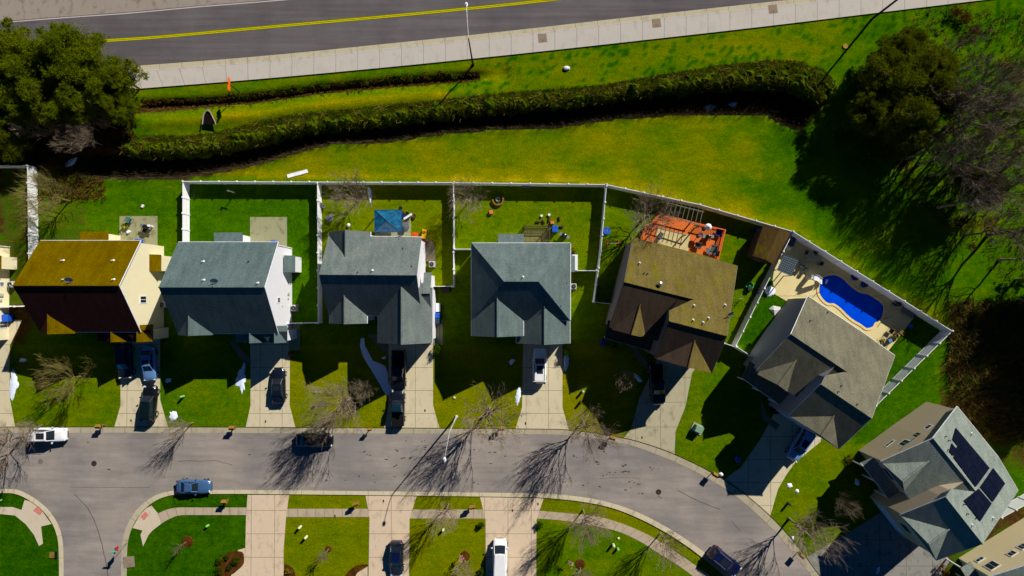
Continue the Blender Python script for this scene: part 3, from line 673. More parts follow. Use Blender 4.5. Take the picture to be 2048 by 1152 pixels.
def row_house(label, x0, x1, v0, v1, he, hr, gx, rm, wm, lowg, bump_, chase_u, win, vents, Xwall):
    """two houses of the same plan: gable roof across the lot, gable ends left and right"""
    H = House(label, ((x0+x1)/2, (v0+v1)/2), rm, wm)
    g = H.gable((x0, v1), (x0, v0), (x1, v0), (x1, v1), he, hr, wall=False, gut=(0, 1))
    H.gutter(g['c'][3], g['c'][0]); a, b_, c, d = g['c']
    pts = H.wallw([a, g['r1'], b_, c, g['r2'], d]); H.g = g; H.pts = pts
    # rake boards
    for p, q in ((c, g['r2']), (g['r2'], d)): MB().tube(p-V((0, 0, .06)), q-V((0, 0, .06)), .07, n=4).build('rake_board', WHITE, H.roof, org=H.o)
    # cross gable over the left front window wall
    L, Rr, hg, back = gx; H.gable((L, v1+3), (Rr, v1+3), (Rr, v1-52), (L, v1-52), he, hg, gut=(0, 0), inset=.22)
    # low garage with two small gables
    l0, l1, lv, lh = lowg
    q = [P(l0, v1-4, lh+.9), P(l1, v1-4, lh+.9), P(l1, lv, lh), P(l0, lv, lh)]; MB().slab(q, .14).build('garage_roof', H.rm, H.t, org=H.o)
    a2, b2 = P(l0+3, lv-3, lh), P(l1-3, lv-3, lh)
    w0 = P(l0+3, v1-6, lh); w1 = P(l1-3, v1-6, lh)
    MB().add([(a2.x, a2.y, 0), (b2.x, b2.y, 0), (b2.x, w1.y, 0), (a2.x, w0.y, 0), (a2.x, a2.y, lh), (b2.x, b2.y, lh), (b2.x, w1.y, lh), (a2.x, w0.y, lh)], [(0, 1, 5, 4), (1, 2, 6, 5), (3, 0, 4, 7)]).build('garage_wall', H.wm, H.t, org=H.o)
    front_wall_openings(H, a2, b2, [(.5, 4.6, 0, 2.1, 'garage')])
    for (gl, gr) in H_low: H.gable((gl, lv), (gr, lv), (gr, lv-34), (gl, lv-34), lh, lh+1.25, wall=False, gut=(0, 0), name='garage_gable')
    # rear bump
    bl, br, bv = bump_; he2 = 2.9
    MB().slab([P(bl, bv, he2), P(br, bv, he2), P(br, v0+8, he2+1.1), P(bl, v0+8, he2+1.1)], .12).build('rear_roof', H.rm, H.t, org=H.o)
    p0, p1 = P(bl+4, bv+4, he2), P(br-4, bv+4, he2); yb = P(0, v0+10, he).y
    MB().add([(p0.x, p0.y, 0), (p1.x, p1.y, 0), (p1.x, yb, 0), (p0.x, yb, 0), (p0.x, p0.y, he2-.1), (p1.x, p1.y, he2-.1), (p1.x, yb, he2+.6), (p0.x, yb, he2+.6)], [(0, 1, 5, 4), (1, 2, 6, 5), (3, 0, 4, 7)]).build('rear_wall', H.wm, H.t, org=H.o)
    chase(H, Xwall, chase_u[0], chase_u[1], 3.3, 2.6, 1.15)
    wallwin(H, pts, 3, 5, win, (1, 0, 0))
    for (u, v, k) in vents: vent(H, u, v, g['s2'] if v < 574 else g['s1'], k)
    front_wall_openings(H, pts[0], pts[5], [(.12, 1.6, 3.6, 4.9, 'window'), (.32, 1.6, 3.6, 4.9, 'window'), (.12, 1.8, .8, 2.2, 'window'), (.46, 1.0, 0, 2.1, 'door'), (.72, 1.4, 3.6, 4.9, 'window')])
    return H
HE, HR = 5.5, 9.6
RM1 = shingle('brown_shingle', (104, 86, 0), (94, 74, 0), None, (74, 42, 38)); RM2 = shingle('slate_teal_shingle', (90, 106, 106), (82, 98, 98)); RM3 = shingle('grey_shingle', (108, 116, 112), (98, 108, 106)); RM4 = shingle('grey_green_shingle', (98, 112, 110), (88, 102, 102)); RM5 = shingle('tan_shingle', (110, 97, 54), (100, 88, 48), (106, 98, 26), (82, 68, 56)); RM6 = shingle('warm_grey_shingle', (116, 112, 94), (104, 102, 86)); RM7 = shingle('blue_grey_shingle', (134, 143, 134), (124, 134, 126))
H_low = [(211, 260), (268, 305)]
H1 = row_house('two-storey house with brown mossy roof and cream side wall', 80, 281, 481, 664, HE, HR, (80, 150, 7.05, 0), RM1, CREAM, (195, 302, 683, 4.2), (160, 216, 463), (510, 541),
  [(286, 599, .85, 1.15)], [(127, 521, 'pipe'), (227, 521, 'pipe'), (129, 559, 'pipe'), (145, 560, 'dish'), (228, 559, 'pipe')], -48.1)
H_low = [(485, 531), (540, 574)]
H2 = row_house('two-storey house with slate-blue roof and bright white side wall', 356, 556, 484, 667, HE, HR, (356, 425, 7.05, 0), RM2, WHITES, (470, 574, 685, 4.2), (428, 485, 465), (512, 543),
  [(557, 600, .55, .8)], [(407, 523, 'pipe'), (498, 523, 'dark'), (408, 560, 'pipe'), (433, 562, 'dish'), (516, 566, 'pipe')], -30.2)
# house 0: only its right wall shows
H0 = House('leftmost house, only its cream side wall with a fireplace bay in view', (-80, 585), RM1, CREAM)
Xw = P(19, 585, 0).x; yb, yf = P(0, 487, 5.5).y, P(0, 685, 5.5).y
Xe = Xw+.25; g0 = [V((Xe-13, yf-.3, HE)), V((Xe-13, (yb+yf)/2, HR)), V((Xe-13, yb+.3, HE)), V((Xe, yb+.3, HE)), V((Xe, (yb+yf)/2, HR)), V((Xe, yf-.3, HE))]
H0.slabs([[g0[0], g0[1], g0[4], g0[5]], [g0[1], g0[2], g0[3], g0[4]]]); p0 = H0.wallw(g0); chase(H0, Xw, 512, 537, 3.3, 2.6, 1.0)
wallwin(H0, p0, 3, 5, [(6, 649, .9, 1.1), (3, 568, .5, .6)], (1, 0, 0))
# house 3
H3 = House('two-storey grey-roofed house beside the blue gazebo, with a wide front garage gable', (755, 580), RM3, WHITES)
g = H3.gable((657, 631), (657, 471.5), (843, 474), (843, 631), HE, 9.2); H3.g = g
H3.gable((658, 463.5), (741, 463.5), (741, 540), (658, 540), HE, 7.5, gut=(1, 1))
H3.gable((659, 647), (734, 647), (734, 575), (659, 575), HE, 7.3, gut=(1, 1))
gg = H3.gable((756, 686), (865, 686), (865, 575), (756, 575), HE, 8.2, gut=(1, 1)); H3.gg = gg
H3.gable((848, 629), (848, 545), (863, 545), (863, 629), HE-.3, 6.6, gut=(0, 0))
for (u, v, k) in ((745, 541, 'pipe'), (806, 496, 'dark'), (716, 544, 'dark'), (824, 532, 'dark'), (803, 467.5, 'dish')): vent(H3, u, v, g['s2'], k)
front_wall_openings(H3, P(760, 681, HE), P(861, 681, HE), [(.5, 4.8, 0, 2.1, 'garage'), (.5, 1.6, 3.6, 4.9, 'window')]); front_wall_openings(H3, P(663, 643, HE), P(730, 643, HE), [(.5, 2.2, .8, 2.2, 'window'), (.5, 2, 3.6, 4.9, 'window')])
# house 4: hip roof with front wing
H4 = House('two-storey grey hip-roofed house with a white SUV on its drive', (1042, 575), RM4, WHITES)
e = [P(943, 486, HE), P(1141, 486, HE), P(1140.5, 641, HE), P(943, 641, HE)]; r1, r2 = P(1008, 563, 9.2), P(1077, 563, 9.2)
H4.slabs([[e[0], e[1], r2, r1], [e[1], e[2], r2], [e[2], e[3], r1, r2], [e[3], e[0], r1]])
H4.wallw([e[0], e[1], e[2], e[3]])
for a, b_ in ((e[0], r1), (e[1], r2), (e[2], r2), (r1, r2)): H4.ridgecap(a, b_, .07)
for a, b_ in ((e[0], e[1]), (e[1], e[2]), (e[3], e[0]), (e[3], e[2])): H4.gutter(a, b_)
w4 = H4.gable((943, 672), (1047, 672), (1047, 567), (943, 567), HE, 7.6, gut=(1, 1)); H4.gable((1033, 687), (1140, 687), (1140, 600), (1033, 600), 4.6, 6.8, gut=(1, 1))
H4.s = {'b': plane(e[0], e[1], r2), 'r': plane(e[1], e[2], r2)}
for (u, v, k) in ((1046, 554, 'pipe'), (1133, 566, 'dark')): vent(H4, u, v, H4.s['b'], k)
vent(H4, 1122, 612, H4.s['r'], 'dark')
q = [P(996, 468, 2.9), P(1048, 468, 2.9), P(1048, 494, 4.0), P(996, 494, 4.0)]; MB().slab(q, .12).build('rear_roof', H4.rm, H4.t, org=H4.o)
a, b_ = P(999, 471, 2.9), P(1045, 471, 2.9); MB().add([(a.x, a.y, 0), (b_.x, a.y, 0), (b_.x, a.y-2, 0), (a.x, a.y-2, 0), (a.x, a.y, 2.75), (b_.x, a.y, 2.75), (b_.x, a.y-2, 3.6), (a.x, a.y-2, 3.6)], [(0, 1, 5, 4), (1, 2, 6, 5), (3, 0, 4, 7)]).build('rear_wall', H4.wm, H4.t, org=H4.o)
MB().slab([P(1141, 510, 3.3), P(1150, 512, 2.7), P(1150, 544, 2.7), P(1141, 544, 3.3)], .1).build('bay_roof', H4.rm, H4.t, org=H4.o)
MB().box(tuple(P(1146, 527, 0)), (.7, 2.1, 2.65)).build('fireplace_bay', H4.wm, H4.t, org=H4.o)
front_wall_openings(H4, P(1037, 683, 4.6), P(1136, 683, 4.6), [(.5, 4.8, 0, 2.1, 'garage')]); front_wall_openings(H4, P(947, 668, HE), P(1043, 668, HE), [(.5, 2.2, .8, 2.2, 'window'), (.5, 2, 3.6, 4.9, 'window')])
# houses 5-7: main wing with lower ridge, deeper garage wing with higher ridge
def big_house(label, rm, wm, BL, ST, BR, R1L, R1R, FL, FM, R2L, R2R, GL, GR, K, hr1, hr2, g1, g2, porch, he=HE):
    ctrp = ((BL[0]+GR[0])/2, (BL[1]+GR[1])/2); H = House(label, ctrp, rm, wm); Q = lambda p, h: P(*p, h)
    bl, stp, br, r1l, r1r, fl, fm, r2l, r2r, gl, gr = Q(BL, he), Q(ST, he), Q(BR, he), Q(R1L, hr1), Q(R1R, hr1), Q(FL, he), Q(FM, he), Q(R2L, hr2), Q(R2R, hr2), Q(GL, he), Q(GR, he)
    pl0 = plane(bl, stp, r1l); r1r, br, r2l, r2r = onpl(*R1R, pl0), onpl(*BR, pl0), onpl(*R2L, pl0), onpl(*R2R, pl0); hg_ = he+1.4; gl, gr = Q(GL, hg_), Q(GR, hg_)
    H.slabs([[bl, stp, r1r, r1l]]); H.slabs([[r1l, r1r, fm, fl]])
    pb = plane(stp, br, r1r)
    H.slabs([[stp, br, r2r, r2l, r1r]]); H.slabs([[r2l, r2r, gr, gl]])
    # saddle between the two ridges
    E = onpl(*K[:2], pl0); H.slabs([[r1r, r2l, E]]); H.slabs([[E, r1r, Q(K[2:], hr1-.75)]], .1, 'roof_saddle')
    for a, b_ in ((r1l, r1r), (r2l, r2r)): H.ridgecap(a, b_, .11)
    for a, b_ in ((bl, stp), (stp, br), (fl, fm), (gl, gr)): H.gutter(a, b_, rm if label.find('tan') > 0 else None)
    for a, b_ in ((bl, r1l), (r1l, fl), (br, r2r), (r2r, gr), (r2l, gl)): MB().tube(a-V((0, 0, .1)), b_-V((0, 0, .1)), .07, n=4).build('rake_board', WHITE if label.find('tan') < 0 else TAUPE, H.roof, org=H.o)
    pts = H.wallw([bl, br, r2r, gr, gl, r2l, fm, fl, r1l]) if False else None
    pm = H.wallw([bl, stp, r1r, fm, fl, r1l]); pg = H.wallw([stp, br, r2r, gr, gl, r2l, E]); H.pm, H.pg = pm, pg
    H.s1, H.s2, H.f1, H.f2 = plane(bl, stp, r1l), plane(stp, br, r2r), plane(r1l, r1r, fl), plane(r2l, r2r, gl)
    for gi, (L, Rr, bk, hg) in enumerate((g1, g2)):
        k_ = .07 if gi == 0 else .03; L, Rr = (L[0]+(Rr[0]-L[0])*k_, L[1]+(Rr[1]-L[1])*k_), (Rr[0]-(Rr[0]-L[0])*k_*.6, Rr[1]-(Rr[1]-L[1])*k_*.6); bk = (bk[0]*.86, bk[1]*.86); hh = he if gi == 0 else hg_
        H.gable(L, Rr, (Rr[0]+bk[0], Rr[1]+bk[1]), (L[0]+bk[0], L[1]+bk[1]), hh, hg, gut=(0, 0), inset=.42 if gi == 0 else .3)
    pw = [P(*p, h) for p, h in zip(porch, (2.8, 2.8, 3.5, 3.5))]
    MB().slab(pw, .12).build('porch_roof', rm, H.t, org=H.o); MB().tube(pw[0], pw[1], .06, n=5).build('gutter', WHITE if label.find('tan') < 0 else GREYM, H.t, org=H.o)
    for k in (0.04, .35, .68, .96):
        p = pw[0]+(pw[1]-pw[0])*k; c = ctr(pw); c.z = p.z; p = p+(c-p)*.06; MB().box((p.x, p.y, 0), (.16, .16, 2.65)).build('porch_post', WHITE, H.t, org=H.o)
    ga, gb = H.pg[3], H.pg[4]
    front_wall_openings(H, ga, gb, [(.5, 4.9, 0, 2.1, 'garage'), (.5, 1.6, 3.6, 4.9, 'window')]); front_wall_openings(H, H.pm[3], H.pm[4], [(.3, 1.0, 0, 2.1, 'door'), (.75, 2.0, .8, 2.2, 'window'), (.7, 2, 3.6, 4.9, 'window'), (.25, 1.4, 3.6, 4.9, 'window')])
    return H
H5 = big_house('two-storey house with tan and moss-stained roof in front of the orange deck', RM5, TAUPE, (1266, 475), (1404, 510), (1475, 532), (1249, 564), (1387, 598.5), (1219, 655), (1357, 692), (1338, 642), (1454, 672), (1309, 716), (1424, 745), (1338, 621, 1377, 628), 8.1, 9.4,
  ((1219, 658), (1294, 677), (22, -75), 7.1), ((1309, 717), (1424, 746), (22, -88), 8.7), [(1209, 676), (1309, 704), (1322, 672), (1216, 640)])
for (u, v, k) in ((1279, 526, 'pipe'), (1288, 546, 'dark'), (1295, 547, 'dark'), (1319, 568, 'cap')): vent(H5, u, v, H5.s1, k)
for (u, v, k) in ((1388, 611, 'pipe'), (1450, 610, 'pipe'), (1417, 636, 'pipe'), (1386, 640, 'pipe'), (1406, 645, 'pipe'), (1457, 628, 'dish')): vent(H5, u, v, H5.s2, k)
H6 = big_house('two-storey warm grey-roofed house beside the swimming pool', RM6, GREYS, (1616, 592), (1726, 665), (1790, 711), (1582, 668.5), (1693.5, 743.5), (1514, 740), (1622, 814), (1642, 768.5), (1743.5, 837), (1578.5, 831.5), (1678.5, 898), (1650, 751, 1677, 763), 8.1, 9.2,
  ((1510, 746), (1577, 785), (46, -62), 7.1), ((1579, 832), (1678, 898), (50, -76), 8.4), [(1484, 756), (1590, 832), (1606, 800), (1500, 722)])
for (u, v) in ((1655, 624), (1620, 641)): vent(H6, u, v, H6.s1, 'dark')
for (u, v) in ((1682, 771), (1676, 783), (1714, 808)): vent(H6, u, v, H6.s2, 'dark')
wallwin(H6, H6.pm, 0, 4, [(1578, 650, .75, .9), (1563.5, 670, .6, .8), (1545.5, 694, .9, 1.1)], (-1, .4, 0))
H7 = big_house('two-storey blue-grey-roofed house with black solar panels', RM7, BEIGE, (1915, 813), (1997, 914), (2037, 981), (1866, 877), (1952, 984), (1762, 923), (1846, 1032), (1891, 994), (1965, 1088), (1801, 1030), (1873.5, 1121), (1902, 978, 1930, 992), 8.0, 8.8,
  ((1762, 923), (1811, 984), (80, -62), 7.2), ((1801, 1030), (1873.5, 1121), (82, -58), 8.6), [(1721, 926), (1801, 1029), (1846, 1010), (1757, 910)])
wallwin(H7, H7.pm, 0, 4, [(1857, 854, .75, .6), (1834, 870, .8, .8), (1809, 886, 1.1, 1.0), (1780, 887, 1.3, .35)], (-1, .6, 0))
for (u, v, k) in ((1891, 872, 'dark'), (1897, 880, 'dark'), (1896, 899, 'dark'), (1943, 867, 'pipe')): vent(H7, u, v, H7.s1, k)
for (u, v, k) in ((1927, 1008, 'dark'), (1934, 1027, 'dark'), (1951, 1036, 'dark'), (1944, 1050, 'pipe'), (1986, 1036, 'pipe')): vent(H7, u, v, H7.s2, k)
def solar(H, quad, pl, nx_, ny_, m_skip=()):
    c = [onpl(u, v, pl, .12) for u, v in quad]; n = pl[1]; k = 0
    for i in range(nx_):
        for j in range(ny_):
            if (i, j) in m_skip: continue
            f = lambda s_, t_: (c[0]*(1-s_)+c[1]*s_)*(1-t_)+(c[3]*(1-s_)+c[2]*s_)*t_
            e = .012; q = [f((i+e)/nx_, (j+e)/ny_), f((i+1-e)/nx_, (j+e)/ny_), f((i+1-e)/nx_, (j+1-e)/ny_), f((i+e)/nx_, (j+1-e)/ny_)]
            mb = MB(); mb.slab(q, .05); mb.build('solar_panel', SOLAR, H.roof, org=H.o)
m, nt, b = nodes('solar_cells', .12); nn = noise(nt, 1.0, 2); r_ = ramp(nt, nn.outputs[0], [(.3, (.004, .005, .011)), (.7, (.008, .008, .016))]); nt.links.new(r_.outputs[0], b.inputs['Base Color']); SOLAR = m
solar(H7, [(1912, 855), (1980, 936), (1952, 974), (1899, 903)], H7.s1, 6, 2, {(0, 1)})
solar(H7, [(1904, 886), (1913, 897), (1907, 912), (1899, 903)], H7.s1, 1, 1)
solar(H7, [(1987, 936), (2011, 967), (1986, 1004), (1961, 974)], H7.s2, 2, 2)
solar(H7, [(1958, 977), (1984, 1007), (1961, 1043), (1928, 1001)], H7.s2, 2, 2)
# house 8: only the side wall and the roof edge show at the bottom right corner
H8 = House('house at the bottom right corner, only its long sand-coloured siding wall in view', (2130, 1190), RM7, SAND)
base = [P(1921, 1114, 0), P(2090, 1010, 0)]; d8 = (base[1]-base[0]); d8.normalize(); n8 = V((-d8.y, d8.x, 0)); n8 = n8 if n8.y < 0 else -n8
A8 = base[0]-d8*.6; B8 = base[1]+d8*4; C8 = B8+n8*12; D8 = A8+n8*12
def up(p, z): return V((p.x, p.y, z))
m1 = (A8+B8)/2; m2 = (C8+D8)/2
g8 = [up(A8-n8*.3, HE), up(m1-n8*.3, 8.6), up(B8-n8*.3, HE), up(C8, HE), up(m2, 8.6), up(D8, HE)]
H8.slabs([[g8[0], g8[1], g8[4], g8[5]], [g8[1], g8[2], g8[3], g8[4]]]); p8 = H8.wallw(g8)
for a, b_ in ((g8[0], g8[1]), (g8[1], g8[2])): MB().tube(a-V((0, 0, .06)), b_-V((0, 0, .06)), .08, n=4).build('rake_board', WHITE, H8.roof, org=H8.o)
wallwin(H8, p8, 0, 2, [(1960, 1119, 1.0, .45), (1984, 1131, 1.3, 1.2), (2024, 1107, .9, .7), (2046, 1093, .9, .8)], tuple(-n8))
q = A8-d8*1.4; MB().slab([up(q-n8*1.0, 2.9), up(A8+d8*.2-n8*1.0, 2.9), up(A8+d8*.2+n8*5, 2.9), up(q+n8*5, 2.9)], .12).build('porch_roof', RM7, H8.t, org=H8.o)
for s_ in (-.8, 1.5, 3.5): MB().box((q.x+d8.x*.2+n8.x*s_, q.y+d8.y*.2+n8.y*s_, 0), (.15, .15, 2.8)).build('porch_post', WHITE, H8.t, org=H8.o)

# downpipes, meters and outlets on the visible side walls
def walltrim(H, X, ys, zt, meters):
    for y in ys: MB().box((X+.07, y, .1), (.09, .1, zt)).build('downpipe', WHITE, H.t, org=H.o)
    for (y, z, w, h) in meters: MB().box((X+.09, y, z), (.16, w, h), 0, 1, .02).build('utility_meter', CASE, H.t, org=H.o)
for H, X, v0, v1 in ((H1, -48.3, 493, 655), (H2, -30.4, 495, 655)):
    ya, yb_ = P(0, v0, 0).y, P(0, v1, 0).y
    walltrim(H, X, (ya-.1, yb_+.15), 5.1, [(P(0, 588, 1).y, 1.1, .4, .6), (P(0, 597, 1).y, 1.3, .25, .35), (P(0, 612, 3).y, 3.4, .2, .2), (P(0, 566, 1).y, .5, .3, .3)])
walltrim(H0, Xw, (P(0, 494, 0).y,), 5.1, [(P(0, 590, 1).y, 1.1, .4, .6), (P(0, 600, 1).y, 1.3, .25, .35)])
# ---------------------------------------------------------------- vehicles
TYRE = flat('tyre_rubber', (20, 20, 20), .9); RIM = flat('alloy_rim', (190, 192, 196), .3, .7); LAMPW = flat('headlight_lens', (215, 220, 225), .15); LAMPR = flat('taillight_lens', (130, 10, 10), .2)
def paint(name, c, metal=.0): return flat(name, c, .28, metal, .04, 2, 1.0)
KIND = {
 'sedan': dict(L=4.75, W=1.84, st=[(-.5, .72, .60), (-.485, .85, .90), (-.42, .93, 1.0), (-.3, .98, 1.0), (-.1, 1, .97), (.12, 1, .95), (.25, .98, .90), (.38, .94, .82), (.46, .84, .74), (.5, .66, .58)], gb=(-.40, .20, .86), gt=(-.24, .04, .66), zt=1.45, zb=.93),
 'coupe': dict(L=4.65, W=1.88, st=[(-.5, .70, .60), (-.48, .86, .88), (-.38, .98, .96), (-.28, 1, .95), (-.1, .95, .90), (.12, .94, .88), (.25, 1, .86), (.38, .95, .76), (.46, .82, .66), (.5, .6, .52)], gb=(-.40, .14, .82), gt=(-.20, -.02, .6), zt=1.3, zb=.86),
 'suv': dict(L=4.8, W=1.92, st=[(-.5, .80, .70), (-.49, .90, 1.0), (-.44, .96, 1.1), (-.2, 1, 1.1), (.12, 1, 1.08), (.25, .99, 1.04), (.38, .96, .98), (.46, .88, .9), (.5, .74, .7)], gb=(-.475, .22, .88), gt=(-.40, .06, .72), zt=1.74, zb=1.06),
 'pickup': dict(L=5.6, W=2.0, st=[(-.5, .90, .80), (-.495, .95, 1.08), (-.3, .97, 1.1), (-.09, .98, 1.1), (-.07, 1, 1.12), (.12, 1, 1.12), (.24, .99, 1.1), (.38, .97, 1.04), (.46, .90, .96), (.5, .78, .75)], gb=(-.09, .24, .88), gt=(-.05, .10, .72), zt=1.88, zb=1.08),
 'van': dict(L=5.3, W=2.0, st=[(-.5, .84, .8), (-.495, .93, 1.1), (-.2, 1, 1.14), (.2, 1, 1.12), (.34, .97, 1.06), (.44, .9, .95), (.5, .7, .7)], gb=(-.49, .36, .92), gt=(-.46, .20, .80), zt=1.95, zb=1.1)}
def car(kind, mat, u, v, d, label, sunroof=False, name='parked_car', cat='car', group=None, roofm=None, sc=1.0, rack=False):
    K = KIND[kind]; L, W_ = K['L']*sc, K['W']*sc**.5; p = P(u, v, .7)
    rz = math.atan2(-d[1], d[0]); t = thing(name, label, cat, (p.x, p.y, .035), rz, group)
    mb = MB(); vs = []
    for fx, fw, zb in K['st']:
        x = fx*L; w = W_/2*fw
        lo = .26 if abs(fx) < .47 else .34
        vs += [V((x, -w*.9, lo)), V((x, -w, lo+.16)), V((x, -w, zb*.72)), V((x, -w*.94, zb-.07)), V((x, -w*.80, zb)), V((x, -w*.3, zb+.035)), V((x, w*.3, zb+.035)), V((x, w*.80, zb)), V((x, w*.94, zb-.07)), V((x, w, zb*.72)), V((x, w, lo+.16)), V((x, w*.9, lo))]
    n = 12; fs = [(i*n+j, i*n+(j+1) % n, (i+1)*n+(j+1) % n, (i+1)*n+j) for i in range(len(K['st'])-1) for j in range(n)]
    fs += [tuple(range(n-1, -1, -1)), tuple(range((len(K['st'])-1)*n, len(K['st'])*n))]
    mb.add(vs, fs); body = mb.build('body', mat, t, smooth=True)
    for p_ in body.data.polygons[-2:]: p_.use_smooth = False
    (b0, b1, bw), (t0, t1, tw), zt, zb = K['gb'], K['gt'], K['zt'], K['zb']
    def ring(x0, x1, w, z, k=.10): return [V((x0*L, -w*.5*W_*.96, z)), V((x1*L, -w*.5*W_*.80, z)), V((x1*L+.07, 0, z)), V((x1*L, w*.5*W_*.80, z)), V((x0*L, w*.5*W_*.96, z)), V((x0*L-.05, 0, z))]
    A, B = ring(b0, b1, bw*1.03, zb), ring(t0, t1, tw*1.1, zt-.04)
    MB().add(A+B, [(i, (i+1) % 6, 6+(i+1) % 6, 6+i) for i in range(6)]+[tuple(range(6, 12))]).build('windows', GLASS, t)
    rm_ = MB(); C_ = ring(t0-.012, t1+.012, tw*1.13, zt-.05); D_ = ring(t0+.02, t1-.02, tw*.98, zt+.01)
    rm_.add(C_+D_, [(i, (i+1) % 6, 6+(i+1) % 6, 6+i) for i in range(6)]+[tuple(range(6, 12))]); roof = rm_.build('roof', roofm or mat, t)
    pl = MB()
    for i in (0, 1, 3, 4): pl.tube(A[i]+V((0, 0, -.02)), C_[i]+V((0, 0, .02)), .045, n=5)
    for sg in (0, 1):
        a, b_ = (A[0], A[1]) if sg == 0 else (A[4], A[3]); c, d_ = (C_[0], C_[1]) if sg == 0 else (C_[4], C_[3])
        pl.tube(a.lerp(b_, .42), c.lerp(d_, .42), .035, n=4)
        if kind in ('suv', 'van'): pl.tube(a.lerp(b_, .18), c.lerp(d_, .18), .05, n=4)
    pl.tube(C_[1], C_[3], .04, n=4).tube(C_[0], C_[4], .04, n=4)
    pl.build('pillars', mat, t)
    if sunroof: x0, x1 = t0*L+(t1-t0)*L*.45, t1*L-.12; MB().box(((x0+x1)/2, 0, zt+.008), (x1-x0, W_*.44, .012), 0, 1).build('sunroof', GLASS, roof)
    if rack:
        for s_ in (-1, 1): MB().tube((t0*L+.1, s_*W_*.34, zt+.05), (t1*L-.1, s_*W_*.34, zt+.05), .025, n=5).build('roof_rail', GREYM, roof)
    for fx in (-.31, .32):
        for s_ in (-1, 1):
            y0, y1 = s_*(W_/2-.2), s_*(W_/2+.015); r = .33 if kind in ('sedan', 'coupe') else .38
            wh = MB().tube((fx*L, y0, r), (fx*L, y1, r), r, n=16).build('wheel', TYRE, t); MB().tube((fx*L, y1-s_*.03, r), (fx*L, y1+s_*.01, r), r*.62, n=10).build('rim', RIM, wh)
    for s_ in (-1, 1):
        MB().box((.462*L, s_*W_*.33, .62 if kind in ('sedan', 'coupe') else .8), (.14, .36, .12), s_*-.35).build('headlight', LAMPW, t)
        MB().box((-.488*L, s_*W_*.35, .72 if kind in ('sedan', 'coupe') else .9), (.1, .3, .16), s_*.25).build('taillight', LAMPR, t)
        MB().box((b1*L-.28, s_*(W_/2+.08), zb-.02), (.14, .22, .13), s_*.2).build('mirror', mat, t)
    MB().box((.499*L, 0, .36), (.06, W_*.5, .14)).build('grille', DARK, t); MB().box((b1*L-.02, 0, zb+.045), (.05, W_*.6, .02)).build('wipers', DARK, t)
    if kind == 'pickup': MB().box((-.295*L, 0, 1.115), (L*.37, W_*.80, .02)).build('bed_cover', flat('bed_liner', (25, 25, 27), .7), t)
    return t
SILV = paint('silver_paint', (110, 152, 208), .3); BLK = paint('black_paint', (14, 15, 18)); WHT = paint('white_paint', (232, 232, 234)); NAVY = paint('navy_paint', (12, 20, 60)); GRY = paint('dark_grey_paint', (46, 52, 62), .3); BLUS = paint('steel_blue_paint', (74, 112, 158), .35); GRN = paint('dark_green_paint', (8, 24, 24)); TEAL = paint('dark_teal_paint', (10, 42, 56)); MID = paint('midnight_paint', (20, 26, 38), .2); BLUL = paint('sky_blue_paint', (120, 160, 205), .2)
car('sedan', SILV, 298, 727, (0.06, 1), 'silver-blue sedan parked nose to the street in shade below the brown-roofed house', True)
car('suv', MID, 250, 722, (0.06, 1), 'very dark car deep in the shade beside the silver-blue sedan')
car('suv', BLK, 299, 806, (0.06, -1), 'black SUV at the foot of the first driveway', name='parked_car', roofm=GRN)
car('suv', WHT, 98, 869, (1, 0.0), 'white SUV with black sunroof parked at the kerb far left', True, rack=True)
car('sedan', MID, 557, 771, (-.03, -1), 'dark blue sedan on the sunny driveway of the slate-roofed house', True, sc=1.02)
car('pickup', BLK, 797, 741, (0, 1), 'black pickup in the shade against the garage, ahead of the dark teal pickup')
car('pickup', MID, 796, 816, (0, -1), 'dark pickup with teal cab roof and covered bed half on the pavement', roofm=TEAL, sc=.86)
car('sedan', BLK, 629, 880, (1, .02), 'black car on the street under a bare kerbside tree', sc=1.05)
car('suv', WHT, 1079, 732, (.02, -1), 'white SUV half in shade on the driveway of the hip-roofed house', True, rack=True)
car('coupe', BLUS, 388, 973, (1, .02), 'steel blue coupe parked by the lower kerb near the corner')
car('sedan', GRY, 793, 1117, (0, 1), 'dark grey car on the pale driveway at the bottom, between two lawns', roofm=NAVY)
car('van', WHT, 1000, 1117, (0, -1), 'long white van cut by the bottom edge of the picture', name='parked_van', cat='van')
car('suv', NAVY, 1449, 1122, (.78, .63), 'navy blue SUV at the inside kerb of the bend', True, rack=True)
car('suv', BLUL, 1600, 889, (-.53, .85), 'light blue SUV in shade on the pool house driveway', True)
car('pickup', BLK, 1314, 768, (.08, 1), 'almost invisible black pickup in the shade of the tan-roofed garage', name='parked_car', sc=1.0)

